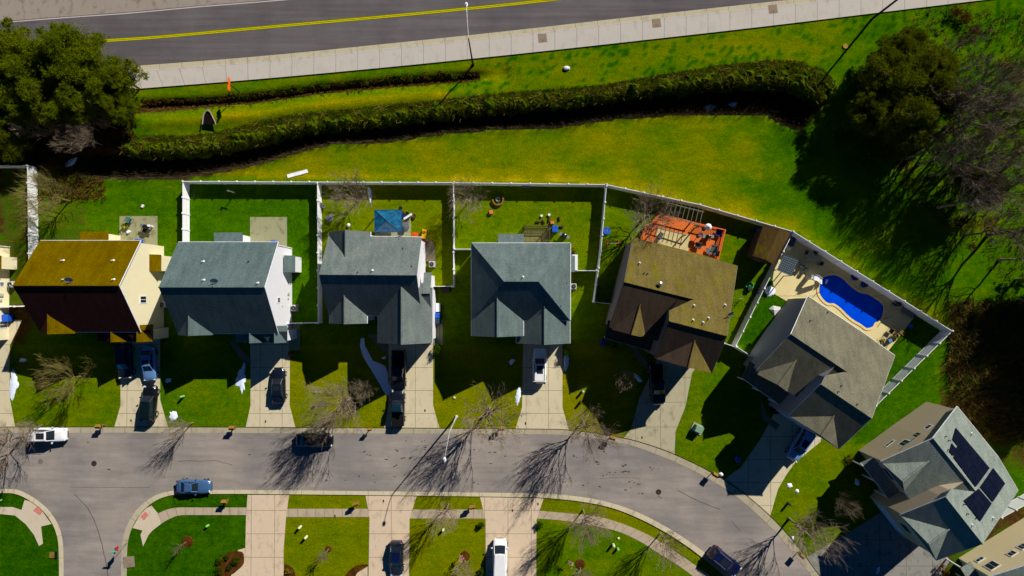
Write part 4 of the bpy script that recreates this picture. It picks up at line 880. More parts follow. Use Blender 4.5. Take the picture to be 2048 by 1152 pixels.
# ---------------------------------------------------------------- street furniture
LAMPG = flat('galvanised_pole', (205, 205, 205), .5, .3); POLED = flat('dark_timber_pole', (52, 40, 32), .9)
def lamp(u, v, h, arm_px, label, mat):
    o = P(u, v, 0); e = P(*arm_px, h+.4)-o; t = thing('street_lamp', label, 'street lamp', o)
    MB().tube((0, 0, 0), (0, 0, h), .13, .07, 8).lathe((0, 0, 0), [(.22, 0), (.22, .15), (.14, .4)], 10).build('pole', mat, t)
    d = V((e.x, e.y, 0)); L = d.length; d.normalize(); top = V((0, 0, h-.05))
    ar = MB(); pr = top
    for k in range(1, 7):
        s_ = k/6; q = V((d.x*L*s_, d.y*L*s_, h-.05+.5*math.sin(s_*1.5))); ar.tube(pr, q, .045, .04, 6); pr = q
    ar.build('arm', LAMPG, t); rz = math.atan2(d.y, d.x)
    hd = MB().lathe(tuple(pr+d*.3-V((0, 0, .08))), [(.1, 0), (.2, .05), (.2, .12), (.1, .2)], 12, 1.7 if abs(d.x) > abs(d.y) else 1, 1.7 if abs(d.y) >= abs(d.x) else 1).build('lamp_head', WHITE, t)
    MB().lathe(tuple(pr+d*.3-V((0, 0, .14))), [(.14, 0), (.14, .06)], 10).build('lens', LAMPW, hd)
    MB().lathe(tuple(pr+d*.3+V((0, 0, .12))), [(.05, 0), (.05, .1)], 8).build('photocell', DARK, hd)
    return t
lamp(946, 130, 8.3, (933, 15), 'lamp post in the grass beside the highway sidewalk, arm over the asphalt', POLED)
lamp(913, 833, 9.0, (890, 914), 'white lamp post at the upper kerb of the street, arm reaching over the road', LAMPG)
t = thing('utility_pole', 'tall dark timber pole at the top right, leaning out of the picture', 'utility pole', P(1744, 38)); MB().tube((0, 0, 0), (0, 0, 9.2), .16, .11, 8).build('pole', POLED, t); MB().box((0, 0, 8.4), (2.2, .12, .12), .4).build('crossarm', POLED, t)
MB().lathe((0, 0, 9.15), [(.13, 0), (.1, .08)], 8).build('pole_cap', GREYM, t)
# orange road work sign on its pole by the swale
o = P(462, 243); o = P(479, 184, 0); t = thing('road_sign', 'orange road sign on a dark post beside the culvert', 'road sign', o)
MB().tube((0, 0, 0), (0, 0, 3.4), .07, n=6).build('post', DARK, t); MB().box((-.0, 0, 2.75), (.12, 1.7, .5)).build('sign_panel', flat('orange_sign', (250, 100, 10), .5), t)
t = thing('culvert_headwall', 'grey arched culvert mouth in the grass slope', 'culvert', P(419, 238, .42)); 
mb = MB(); pts = [(-.75, -.75, .3), (-.62, .3, .35), (-.35, .85, .4), (0, 1.0, .42), (.3, .7, .4), (.85, -.5, .3), (.9, -.8, .25)]
pts = [(a*1.1, b_*1.1, c) for a, b_, c in pts]
for a, b_ in zip(pts, pts[1:]): mb.tube(a, b_, .09, n=5)
mb.build('concrete_rim', flat('pale_concrete', (150, 140, 130), .8), t); MB().add([(-.7, -.7, .24)]+[(a*.95, b_*.95, .25) for a, b_, c in pts[1:]], [tuple(range(7))]).build('opening', flat('dark_opening', (24, 18, 18), .9), t)
# mailbox stands
MBX = flat('varnished_cedar', (140, 104, 46), .7); BRASS = flat('brass_box', (70, 50, 40), .5); NEWS = flat('terracotta_lid', (170, 110, 70), .7)
mp = thing('mailbox', 'x', 'mailbox', (0, 0, 0), 0, 'mailbox stands along the kerbs')
MB().box((0, 0, 0), (.16, .16, 1.25)).build('post', WOODW, mp); MB().box((0, 0, .85), (1.05, .5, .08)).build('shelf', MBX, mp)
for s_ in (-.26, .26):
    q = MB().box((s_, 0, .93), (.36, .52, .3), 0, 1, .04).build('letter_box', MBX if s_ < 0 else BRASS, mp); MB().box((s_*1.75, .1, 1.05), (.03, .04, .2)).build('flag', flat('red_flag', (170, 30, 20), .5), q)
MB().add([(-.55, -.32, 1.26), (.55, -.32, 1.26), (.55, .32, 1.26), (-.55, .32, 1.26), (-.5, 0, 1.5), (.5, 0, 1.5)], [(0, 1, 5, 4), (2, 3, 4, 5), (1, 2, 5), (3, 0, 4), (3, 2, 1, 0)]).build('little_roof', MBX, mp)
SP = [(209, 849, 0, 'wooden mailbox stand left of the first driveway with a tan roof'), (472, 852, 0, 'yellow mailbox stand at the upper kerb right of the snow-dotted lawn'), (457, 998, 0, 'yellow mailbox stand on the lower verge behind the steel blue coupe'), (716, 1002, 20, 'yellow mailbox stand at the right end of the middle verge strip'), (946, 1008, 15, 'mailbox stand with pale papers on the verge strip left of the white van'), (1003, 853, 10, 'mailbox stand at the upper kerb between the lamp and the hip-roofed house drive'), (743, 855, 0, 'small dark mailbox at the upper kerb left of the dark pickup'), (1222, 872, -15, 'dark mailbox stand at the start of the bend'), (1424, 944, -32, 'mailbox stand at the kerb left of the shaded navy driveway'), (1595, 1104, -42, 'dark mailbox stand at the kerb beside the worn driveway bottom right')]
for i, (u, v, a, lab) in enumerate(SP):
    c = mp if i == 0 else copy_tree(mp); c.location = P(u, v, .05); c.rotation_euler = (0, 0, math.radians(a)); c['label'] = lab; c.scale = (.7, .9, 1)
    if 'small dark' in lab: c.scale = (.5, .6, 1)
# street name sign and stop sign at the corner
t = thing('street_sign', 'teal street name sign on a thin post at the corner kerb', 'street sign', P(255, 1085)); TS = flat('teal_sign', (60, 170, 150), .5)
MB().tube((0, 0, 0), (0, 0, 3.0), .035, n=6).build('post', GREYM, t); MB().box((0, 0, 2.75), (1.0, .05, .24)).build('name_blade', TS, t); MB().box((0, 0, 2.48), (.05, .9, .24)).build('name_blade', TS, t)
m2_ = MB(); m2_.box((0, 0, 1.85), (.05, .76, .76)); m2_.build('stop_plate', flat('sign_red', (190, 30, 25), .5), t)
# green utility cabinets
t = thing('utility_cabinet', 'pale green transformer box on a pad in the lawn between two angled drives', 'transformer', P(1394, 857), math.radians(-24)); MB().box((0, 0, 0), (1.6, 1.3, .12)).build('pad', flat('pad_concrete', (150, 160, 140), .8), t); MB().box((0, .05, .12), (1.15, .95, .85), 0, .96, .04).build('cabinet', flat('cabinet_green', (118, 150, 122), .6), t); MB().box((0, -.1, .98), (1.0, .5, .05)).build('lid', flat('cabinet_green', (118, 150, 122), .6), t)
PED = flat('pedestal_green', (120, 190, 90), .5); PEDW = flat('pedestal_cream', (210, 215, 170), .5)
for (u, v, mat, h, lab) in ((368, 792, PED, .9, 'green service pedestal on the lawn right of the black SUV'), (602, 1052, PEDW, .9, 'pale green pedestal on the left part of the bottom middle lawn, upper of two'), (614, 1072, PEDW, .9, 'cream pedestal on the bottom middle lawn, lower of two'), (417, 1050, PED, .6, 'lime green pedestal on the round corner lawn'), (887, 1058, PEDW, .7, 'yellow-green marker on the lawn right of the bottom dark grey car'), (1226, 1088, PEDW, .9, 'cream rounded pedestal on the bottom right lawn'), (1235, 1096, PED, .7, 'small green pedestal beside the cream rounded one on the bottom right lawn'), (1237, 1076, PEDW, .15, 'flat cream valve box lid on the bottom right lawn'), (1165, 782, flat('pedestal_teal', (150, 190, 170), .5), .9, 'pale teal pedestal at the edge of the shade right of the hip-roofed house drive'), (1161, 804, BARKD, .8, 'short dark post in the lawn below the pale teal pedestal'), (629, 812, BARKD, .4, 'small reddish stone-like marker in the lawn right of the slate-roofed house drive'), (631, 784, PED, .15, 'tiny green lid on the lawn right of the dark blue sedan'), (909, 795, PEDW, .15, 'tiny white ball on the lawn edge left of the hip-roofed house drive'), (1576, 1006, flat('pedestal_dark', (50, 60, 40), .6), 1.0, 'dark green post casting a long shadow on the bend lawn'), (3, 1000, PED, .9, 'lime green pedestal at the far left verge')):
    t = thing('service_pedestal', lab, 'utility box', P(u, v)); MB().lathe((0, 0, 0), [(.17, 0), (.17, h*.8), (.13, h*.95), (.03, h)], 12, 1.1, .9).build('housing', mat, t); MB().lathe((0, 0, 0), [(.22, 0), (.2, .05)], 12).build('foot', DARK, t)
# small things lying in the field
def small(name, u, v, mb, mat, lab, cat, rz=0, z=0, group=None):
    o = mb.build(name, mat); o.location = P(u, v, z); o.rotation_euler = (0, 0, math.radians(rz)); tag(o, lab, cat, group); return o
small('board', 595, 347.5, MB().box((0, 0, 0), (2.9, .5, .12), 0, 1, .03), WHITE, 'long white board lying in the grass behind the back fence', 'board', 15)
t = thing('white_bag', 'crumpled white bag lying on the bank below the highway sidewalk', 'bag', P(1133, 137)); mb = MB(); mb.lathe((0, 0, 0), [(.3, 0), (.42, .12), (.3, .3), (.1, .36)], 9, 1.2, .8); mb.build('sack', WHITE, t); MB().box((.35, .3, 0), (.25, .15, .1), .5).build('flap', flat('brown_paper', (110, 70, 60), .8), t)
small('white_box', 286, 412.5, MB().box((0, 0, 0), (.32, .4, .2), 0, 1, .03), WHITE, 'small white box in the grass above the furnished patio', 'box', -30)
small('grass_marker', 1989, 42, MB().tube((0, 0, 0), (0, 0, 1.6), .04, n=5).box((0, 0, 1.3), (.3, .05, .3)), BARKD, 'thin dark stake in the grass at the top right corner', 'stake')

# ---------------------------------------------------------------- air conditioners
def ac(u, v, lab):
    t = thing('air_conditioner', lab, 'air conditioner', P(u, v, .05), 0, 'air conditioners beside the side walls'); MB().box((0, 0, 0), (1.0, 1.0, .08)).build('pad', CURB, t)
    MB().box((0, 0, .08), (.8, .8, .78), 0, 1, .08).build('casing', CASE, t); f = MB().lathe((0, 0, .86), [(.31, 0), (.31, .03), (.28, .03), (.27, .005)], 18).build('fan_guard', DARK, t)
    mb = MB(); 
    for k in range(6): a = k*math.pi/3; mb.tube((0, 0, .895), (.3*math.cos(a), .3*math.sin(a), .895), .01, n=3)
    mb.lathe((0, 0, .885), [(.07, 0), (.05, .03)], 8); mb.build('fan_grille', GREYM, f)
for a in ((331, 609, 'grey air conditioner right of the cream side wall'), (591, 616, 'air conditioner at the foot of the bright white side wall'), (865, 529, 'air conditioner beside the curved wooden deck'), (1146, 573, 'air conditioner right of the hip-roofed house'), (30, 569, 'air conditioner beside the leftmost cream house wall')): ac(*a)

# ---------------------------------------------------------------- garden things
BLUEB = flat('blue_plastic', (10, 80, 190), .5); GRNB = flat('green_plastic', (10, 70, 50), .5); NAVB = flat('navy_plastic', (20, 30, 120), .5); ORNG = flat('orange_plastic', (235, 100, 40), .5); YEL = flat('yellow_plastic', (235, 175, 10), .5); GREYF = flat('grey_fabric', (82, 88, 92), .9); TERRA = flat('terracotta', (215, 120, 80), .8)
def bin_(u, v, mat, lab, h=1.05, r=.32, rz=0):
    t = thing('wheeled_bin', lab, 'bin', P(u, v, .04), math.radians(rz)); MB().box((0, 0, .05), (r*1.7, r*1.9, h-.1), 0, 1.1, .06).build('tub', mat, t); MB().box((0, 0, h-.05), (r*2.05, r*2.25, .09), 0, .95, .05).build('lid', mat, t)
    for s_ in (-1, 1): MB().tube((s_*r*.7, -r*.9, .12), (s_*r*.95, -r*.9, .12), .12, n=10).build('wheel', BLACKR, t)
bin_(283, 484, BLUEB, 'blue bin at the back right corner of the brown-roofed house'); bin_(22, 636, BLUEB, 'blue bin beside the leftmost cream house', 1.1, .45); bin_(552, 487, BLUEB, 'blue bin behind the slate-roofed house')
bin_(876, 631, BLUEB, 'bright blue bin in the row beside the grey-roofed house'); bin_(876, 642, flat('dark_grey_plastic', (30, 50, 64), .5), 'dark grey bin below the bright blue bin beside the grey-roofed house')
bin_(1109, 459, BLUEB, 'round blue tub bin beside the small fenced terrace', .8, .4); bin_(1205, 683, NAVB, 'deep blue bin left of the tan-roofed house porch', .9, .36)
bin_(1515, 470, GRNB, 'green bin at the fence left of the brown shed, lower one', 1.0, .42); bin_(1526, 464, GRNB, 'green bin at the fence left of the brown shed, upper one', 1.0, .32); bin_(1512, 458, NAVB, 'dark blue bin in the fence shade near the brown shed', 1.0, .3)
bin_(1472, 916, BLUEB, 'blue bin at the shade edge near the navy driveway', .9, .3)
small('white_chest', 877, 615, MB().box((0, 0, 0), (.62, 1.2, .7), 0, 1, .04), WHITE, 'white storage chest beside the grey-roofed house wall', 'storage chest')
small('grey_chest', 891, 580, MB().box((0, 0, 0), (1.2, .7, .6), 0, 1, .04), flat('brown_grey_plastic', (62, 56, 56), .7), 'dull grey storage box in the shaded side yard', 'storage chest')
# furniture makers
def chair(u, v, mat, lab, rz=0, frame=DARK, w=.6, name='garden_chair', group=None, z=.04, back=.8):
    t = thing(name, lab, 'chair', P(u, v, z), math.radians(rz), group); MB().box((0, 0, .38), (w, w, .09), 0, 1, .03).build('seat', mat, t); MB().box((0, w*.5, .42), (w, .1, back-.4), 0, 1, .02).build('backrest', mat, t)
    for s_ in (-1, 1):
        MB().box((s_*w*.52, 0, .6), (.06, w, .05)).build('armrest', frame, t)
        for q in (-1, 1): MB().tube((s_*w*.48, q*w*.45, 0), (s_*w*.48, q*w*.45, .6), .022, n=5).build('leg', frame, t)
    return t
def table(u, v, mat, lab, w, l, rz=0, z=.04, h=.72, name='garden_table'):
    t = thing(name, lab, 'table', P(u, v, z), math.radians(rz)); MB().box((0, 0, h), (w, l, .05), 0, 1, .04).build('table_top', mat, t)
    for a in (-1, 1):
        for b_ in (-1, 1): MB().tube((a*w*.42, b_*l*.42, 0), (a*w*.42, b_*l*.42, h), .03, n=5).build('leg', DARK, t)
    return t
def umbrella(u, v, mat, lab, r, h=2.3, closed=False, z=.04):
    t = thing('parasol', lab, 'parasol', P(u, v, z)); MB().tube((0, 0, 0), (0, 0, h), .03, n=6).build('pole', GREYM, t); MB().lathe((0, 0, 0), [(.3, 0), (.28, .08), (.05, .1)], 12).build('base', DARK, t)
    mb = MB()
    if closed: mb.lathe((0, 0, h-1.3), [(.12, 0), (.17, .3), (.1, 1.1), (.03, 1.35)], 8)
    else: mb.lathe((0, 0, h-.45), [(r, 0), (r*.55, .26), (.05, .45)], 8)
    mb.build('canopy', mat, t); return t
def grill(u, v, lab, rz=0, z=.04, s=1.0):
    t = thing('barbecue', lab, 'barbecue', P(u, v, z), math.radians(rz)); MB().box((0, 0, 0), (.7*s, .5*s, .8)).build('cabinet', DARK, t); MB().lathe((0, 0, .8), [(.36*s, 0), (.36*s, .14), (.28*s, .28), (.1, .34)], 12, 1, .75).build('hood', flat('black_enamel', (26, 28, 32), .3), t)
    for q in (-1, 1): MB().box((q*.55*s, 0, .78), (.38*s, .45*s, .04)).build('side_shelf', GREYM, t)
    for q in (-1, 1): MB().tube((q*.3, -.2, .0), (q*.3, -.27, .0), .08, n=8).build('wheel', BLACKR, t)
# patio behind brown house
chair(254, 453, flat('lime_plastic', (140, 150, 20), .6), 'lime green folding chair on the left of the furnished patio', 30); chair(262, 441, flat('teal_fabric', (60, 110, 110), .8), 'teal folding chair at the top of the furnished patio', 150); small('crate', 259, 464, MB().box((0, 0, 0), (.4, .35, .35), 0, 1, .02), WHITE, 'small white crate on the furnished patio', 'crate', 35)
grill(299, 455, 'black barbecue with a white lid corner on the furnished patio', -15, s=1.1); chair(293, 461, DARK, 'black chair leaning beside the patio barbecue', -20)
small('cooler', 305, 453, MB().box((0, 0, .9), (.35, .3, .12), 0, 1, .03).box((0, 0, 0), (.3, .26, .9)), WHITE, 'small white stand beside the patio barbecue', 'stand', 0)
# T post & small round things
t = thing('bird_feeder', 'T-shaped wooden post in the mown yard casting a slanting shadow', 'bird feeder', P(473, 387), 0); MB().tube((0, 0, 0), (0, 0, 1.7), .05, n=6).build('post', WOODW, t); MB().box((0, 0, 1.65), (.9, .12, .1), -.35).build('crossbar', WOODW, t); MB().box((-.25, .05, 1.75), (.28, .2, .16), -.35).build('tray', GREYM, t)
t = thing('garden_hoop', 'faint grey hoop leaning in the corner of the mown yard', 'hoop', P(385, 387)); mb = MB(); 
for i in range(20): a, c = 2*math.pi*i/20, 2*math.pi*(i+1)/20; mb.tube((.35*math.cos(a), .6*math.sin(a), .2+.1*math.sin(a)), (.35*math.cos(c), .6*math.sin(c), .2+.1*math.sin(c)), .03, n=4)
mb.build('ring', flat('dull_grey', (70, 70, 72), .6), t)
# gazebo yard
gz_o = P(777, 444); t = thing('gazebo', 'square gazebo with a blue glazed pyramid roof beside the grey-roofed house', 'gazebo', gz_o)
q = [P(749, 420, 2.3)-gz_o, P(803, 420, 2.3)-gz_o, P(803, 464, 2.3)-gz_o, P(749, 464, 2.3)-gz_o]; ap = P(773, 441, 3.1)-gz_o
BLG, nt, b = nodes('blue_glazing', .15); nn = noise(nt, 2.0, 4); r_ = ramp(nt, nn.outputs[0], [(.3, lin((10, 62, 92))), (.7, lin((40, 112, 150)))]); nt.links.new(r_.outputs[0], b.inputs['Base Color'])
rf = MB()
for i in range(4): rf.slab([q[i], q[(i+1) % 4], ap], .06)
rf = rf.build('roof', BLG, t); mb = MB()
for i in range(4):
    mb.tube(q[i], ap, .05, n=5).tube(q[i], q[(i+1) % 4], .05, n=5)
    for s_ in (.33, .66): e0 = q[i].lerp(q[(i+1) % 4], s_); k = .5 if s_ else 0; mb.tube(e0, e0.lerp(ap, .0)+(ap-(q[i]+q[(i+1) % 4])/2)*.66*(1), .018, n=4)
mb.build('roof_frame', flat('blue_frame', (20, 70, 110), .5), rf)
for p in q: MB().box((p.x*.95, p.y*.95, 0), (.12, .12, 2.25)).build('post', DARK, t)
umbrella(812, 457, GREYF, 'dark grey parasol at the lower right corner of the gazebo', .75, 2.0)
table(786, 445, flat('light_blue_cloth', (90, 140, 200), .7), 'pale blue table under the right edge of the gazebo', .9, 2.0); small('board', 817, 434, MB().box((0, 0, .5), (1.3, .3, .1), 0, 1, .02).box((-.4, 0, 0), (.1, .2, .5)).box((.4, 0, 0), (.1, .2, .5)), WHITE, 'white bench plank right of the gazebo', 'bench', 33)
for i, (u, v, m_, lab) in enumerate(((802, 417, DARK, 'dark pot at the upper right corner of the gazebo'), (829, 433, BARKD, 'brown pot at the end of the white bench plank'), (808, 431, NAVB, 'deep blue pot right of the gazebo'), (815, 428, DARK, 'black pot above the white bench plank'))): small('plant_pot', u, v, MB().lathe((0, 0, 0), [(.2, 0), (.28, .35), (.24, .36), (.2, .3)], 12), m_, lab, 'plant pot')
t = thing('ride_on_toy', 'yellow plastic cart at the grass edge right of the grey roof', 'cart', P(849, 469, .03), math.radians(-8)); MB().box((0, 0, .25), (.62, 1.25, .35), 0, 1, .05).build('tray', YEL, t); MB().box((.05, .5, .6), (.6, .3, .3), 0, .9).build('seat_back', YEL, t)
for a in (-1, 1):
    for b_ in (-1, 1): MB().tube((a*.3, b_*.42, .16), (a*.38, b_*.42, .16), .16, n=10).build('wheel', BLACKR, t)
small('play_mat', 830, 470, MB().lathe((0, 0, 0), [(.42, 0), (.42, .06), (.1, .1)], 14, 1.2, .8), flat('orange_red', (220, 80, 20), .8), 'orange-red cushion by the roof edge left of the yellow cart', 'cushion')
t = thing('wood_deck', 'curved weathered wooden deck right of the white wall', 'deck', P(862, 500)); o_ = P(862, 500); pts = [P(*p, .25)-o_ for p in ((850, 477), (862, 479), (867, 486), (870, 500), (871, 523), (852, 523), (850, 500))]
DECKW, nt, b = nodes('worn_deck_boards', .85); tc = nt.nodes.new('ShaderNodeTexCoord'); mp_ = nt.nodes.new('ShaderNodeMapping'); mp_.inputs['Rotation'].default_value = (0, 0, .6); nt.links.new(tc.outputs['Object'], mp_.inputs[0]); sp_ = nt.nodes.new('ShaderNodeSeparateXYZ'); nt.links.new(mp_.outputs[0], sp_.inputs[0]); fr = math_(nt, 'FRACT', math_(nt, 'MULTIPLY', sp_.outputs[1], 5.0)); nn = noise(nt, 3, 5, stretch=(.4, 4, 1, .6))
c_ = mixc(nt, nn.outputs[0], lin((140, 128, 108)), lin((92, 84, 66))); c_ = mixc(nt, math_(nt, 'GREATER_THAN', fr, .85), c_, lin((40, 34, 28))); nt.links.new(c_, b.inputs['Base Color'])
MB().slab(pts, .1).build('boards', DECKW, t); mb = MB()
for p in pts: mb.box((p.x*.93, p.y*.95, 0), (.1, .1, .15))
mb.build('footing', WOODW, t)
small('plant_pot', 853, 486, MB().lathe((0, 0, .25), [(.22, 0), (.32, .4), (.26, .42), (.2, .36)], 12), flat('maroon_glaze', (90, 30, 30), .4), 'maroon pot on the curved wooden deck', 'plant pot')
t = thing('fire_pit', 'round grey covered fire pit near the fence of the gazebo yard', 'fire pit', P(661, 437)); MB().lathe((0, 0, 0), [(.4, 0), (.5, .35), (.5, .42)], 16).build('bowl', GREYF, t); MB().lathe((0, 0, .42), [(.53, 0), (.3, .12), (.04, .16)], 16).build('cover', flat('cover_grey', (100, 104, 112), .6), t)
chair(648, 413, flat('grey_mesh', (120, 116, 112), .7), 'grey chair against the fence in the gazebo yard', 75)
small('ball', 698, 450.5, MB().lathe((0, 0, 0), [(.05, 0), (.2, .08), (.26, .22), (.2, .38), (.05, .46)], 12), WHITE, 'white ball in the grass left of the gazebo', 'ball')
# fire ring yard
t = thing('fire_ring', 'curved stone fire ring seat beside the back fence', 'fire pit', P(996, 400)); ST = flat('tan_stone', (126, 96, 46), .9, 0, .3, 5); mb = MB()
for k in range(9): a = math.pi*(1.02+k*.125)+.1; mb.box((.72*math.cos(a), .72*math.sin(a), 0), (.32, .26, .4), a+1.57, .95, .03)
mb.build('stone_wall', ST, t); MB().lathe((0, .05, 0), [(.3, 0), (.34, .25), (.28, .26), (.2, .1)], 14).build('fire_bowl', GREYM, t)
small('stool', 982, 425, MB().box((0, 0, 0), (.5, .5, .42), 0, 1, .04), TERRA, 'terracotta cube stool in the fire ring yard', 'stool', 10); small('stool', 1104, 446, MB().box((0, 0, .0), (.5, .42, .45), 0, 1, .04), TERRA, 'terracotta cube stool beside the round blue tub', 'stool')
small('bench', 1053, 374, MB().box((0, 0, .35), (1.15, .4, .08)).box((-.45, 0, 0), (.08, .35, .35)).box((.45, 0, 0), (.08, .35, .35)), flat('mauve_paint', (130, 110, 140), .7), 'mauve bench in the fence shade of the fire ring yard', 'bench', -4)
o_ = P(1073, 470); t = thing('terrace_fence', 'low dark timber railing round a small mossy terrace', 'railing', o_); mb = MB(); rl = [P(1048, 452, 1.1)-o_, P(1099, 452, 1.1)-o_, P(1099, 482, 1.1)-o_]
TD = flat('dark_timber', (84, 72, 56), .9)
top = MB()
for a, b_ in zip(rl, rl[1:]):
    top.tube(a, b_, .06, n=5).tube(a-V((0, 0, .9)), b_-V((0, 0, .9)), .04, n=4)
    for k in range(15): p = a.lerp(b_, k/14); mb.box((p.x, p.y, .1), (.05, .05, 1.0))
top.build('rail', TD, t); mb.build('balusters', TD, t); 
for p in rl: MB().box((p.x, p.y, 0), (.12, .12, 1.2)).build('post', TD, t)
o_ = P(1073, 460); t = thing('pergola', 'small dark lattice pergola over the mossy terrace', 'pergola', o_); mb = MB()
for u in range(1050, 1098, 5): mb.tube(P(u, 454, 2.0)-o_, P(u+1, 467, 2.0)-o_, .035, n=4)
for v in (454, 460, 467): mb.tube(P(1049, v, 1.93)-o_, P(1096, v, 1.93)-o_, .045, n=4)
mb.build('lattice', TD, t)
for u, v in ((1050, 455), (1096, 455), (1050, 467), (1096, 467)): p = P(u, v, 2)-o_; MB().box((p.x, p.y, 0), (.1, .1, 1.95)).build('post', TD, t)
grill(1128, 472, 'black barbecue in the grass right of the small terrace', -25)
for i, (u, v, lab) in enumerate(((1076, 443, 'dark log left of the log pile'), (1087, 443, 'dark log in the middle of the log pile'), (1119, 437, 'dark firewood block right of the log pile'), (1123, 453, 'small brown block below the firewood block'), (1099, 439, 'reddish log beside the terracotta stool'), (1152, 514, 'dark pot at the right wall of the hip-roofed house'), (1147, 506, 'brown pot above the dark pot by the hip-roofed house wall'))):
    small('log', u, v, MB().tube((-.25, 0, .15), (.25, .05, .15), .15, n=8), BARKD, lab, 'firewood', R.uniform(0, 180))
for (u, v, lab) in ((1083, 432, 'small white pot left of the log pile'), (1098, 430, 'small white pot above the terracotta stool')): small('plant_pot', u, v, MB().lathe((0, 0, 0), [(.12, 0), (.18, .25), (.14, .26)], 10), WHITE, lab, 'plant pot')
# orange deck yard
o_ = P(1360, 465); ORD, nt, b = nodes('orange_stained_boards', .6); tc = nt.nodes.new('ShaderNodeTexCoord'); mp_ = nt.nodes.new('ShaderNodeMapping'); mp_.inputs['Rotation'].default_value = (0, 0, .25); nt.links.new(tc.outputs['Object'], mp_.inputs[0]); sp_ = nt.nodes.new('ShaderNodeSeparateXYZ'); nt.links.new(mp_.outputs[0], sp_.inputs[0]); fr = math_(nt, 'FRACT', math_(nt, 'MULTIPLY', sp_.outputs[1], 6.5)); nn = noise(nt, 2, 5)
c_ = mixc(nt, nn.outputs[0], lin((232, 118, 4)), lin((196, 88, 4))); c_ = mixc(nt, math_(nt, 'GREATER_THAN', fr, .88), c_, lin((90, 26, 4))); nt.links.new(c_, b.inputs['Base Color'])
t = thing('wooden_deck', 'bright orange stained timber deck behind the tan-roofed house', 'deck', o_); dk = [P(*p, .45)-o_ for p in ((1279, 480), (1291, 452), (1322, 426), (1336, 430), (1396, 446), (1452, 459), (1437, 522), (1400, 510), (1340, 494))]
MB().slab(dk, .12).build('deck_boards', ORD, t); mb = MB()
for p in dk: mb.box((p.x*.97, p.y*.95, 0), (.14, .14, .33))
mb.build('deck_piers', TD, t)
ORR = flat('orange_timber', (220, 96, 10), .6)
mb = MB(); rl = [P(*p, 1.4)-o_ for p in ((1394, 447), (1451, 460), (1436, 523))]
for a, b_ in zip(rl, rl[1:]):
    mb.tube(a, b_, .07, n=4).tube(a-V((0, 0, .85)), b_-V((0, 0, .85)), .05, n=4)
    for k in range(22): p = a.lerp(b_, k/21); mb.tube(p-V((0, 0, .95)), p, .025, n=4)
mb.build('railing', ORR, t)
mb = MB(); rl = [P(*p, 1.4)-o_ for p in ((1280, 480), (1293, 451), (1316, 440))]
for a, b_ in zip(rl, rl[1:]):
    mb.tube(a, b_, .06, n=4)
    for k in range(14): p = a.lerp(b_, k/13); mb.tube(p-V((0, 0, .95)), p, .025, n=4)
mb.build('railing', ORR, t)
MB().slab([P(*p, .49)-o_ for p in ((1316, 456), (1380, 470), (1376, 507), (1308, 488))], .03).build('outdoor_rug', flat('cream_rug', (196, 180, 128), .9), t)
o_ = P(1365, 430); t = thing('pergola', 'grey timber pergola of parallel slats over the end of the orange deck', 'pergola', o_); PG = flat('grey_timber', (120, 112, 100), .8); mb = MB()
for k in range(9): a = P(1337+k*8.6, 402+k*2.2, 2.5)-o_; b_ = P(1328+k*8.7, 431+k*3.2, 2.5)-o_; mb.tube(a, b_, .045, n=4)
mb.build('slats', PG, t); mb = MB()
for f in (.12, .9):
    a = P(1337-9*f-2, 402+29*f, 2.42)-o_; b_ = P(1407-9*f+2, 420+35*f, 2.42)-o_; mb.tube(a, b_, .07, n=4)
mb.build('beams', PG, t)
for u, v in ((1336, 406), (1404, 424), (1329, 430), (1398, 453)): p = P(u, v, 2.4)-o_; MB().box((p.x, p.y, 0), (.13, .13, 2.4)).build('post', PG, t)
t = thing('patio_trellis', 'open timber beam frame over the cream rug against the house eave', 'pergola', P(1345, 478)); o_ = P(1345, 478); mb = MB()
a, b_ = P(1315, 456, 2.6)-o_, P(1372, 470, 2.6)-o_; mb.tube(a, b_, .09, n=4)
mb.build('beam', PG, t)
for p in (a, b_): MB().box((p.x, p.y, .0), (.12, .12, 2.6)).build('post', PG, t)
umbrella(1408, 457, WHITE, 'white folded parasol on the orange deck', .5, 2.2, z=.45); umbrella(1397, 471, WHITE, 'small round white lamp-like parasol on the orange deck', .35, 1.4, z=.45)
chair(1394, 492, GREYF, 'grey cushioned ottoman in the middle of the orange deck', -15, z=.45, w=.75); chair(1426, 496, GREYF, 'grey deck armchair, upper one beside the railing', -105, z=.45, w=.7); chair(1430, 507, GREYF, 'grey deck armchair, lower one beside the railing', -105, z=.45, w=.7); table(1417, 503, flat('grey_table', (92, 96, 100), .6), 'square grey coffee table on the orange deck', .85, .85, -15, .45, .4)
chair(1436, 467, NAVB, 'blue patterned lounge seat at the corner of the deck railing', -20, z=.45, w=.9); grill(1413, 474, 'round black barbecue on the orange deck', 0, .45); small('deck_box', 1320, 472, MB().box((0, 0, 0), (.9, .5, .5), 0, 1, .04), GREYF, 'grey cushion box on the cream rug', 'box', 60, .5)
t = thing('trampoline', 'small round blue trampoline by the fence of the orange deck yard', 'trampoline', P(1213, 462)); MB().lathe((0, 0, .25), [(.5, 0), (.5, .06), (.3, .07), (.28, .04), (.02, .03)], 20).build('pad', BLUEB, t); MB().box((0, 0, .31), (.14, .3, .05), .4).build('handle', GREYM, t); mb = MB()
for k in range(4): a = k*1.57; MB().tube((.42*math.cos(a), .42*math.sin(a), 0), (.45*math.cos(a), .45*math.sin(a), .27), .03, n=5).build('leg', GREYM, t)
t = thing('agility_hurdle', 'pair of red and white jump stands joined by a bar in the grass', 'hurdle', P(1226, 487)); RW = flat('red_orange', (225, 90, 50), .6)
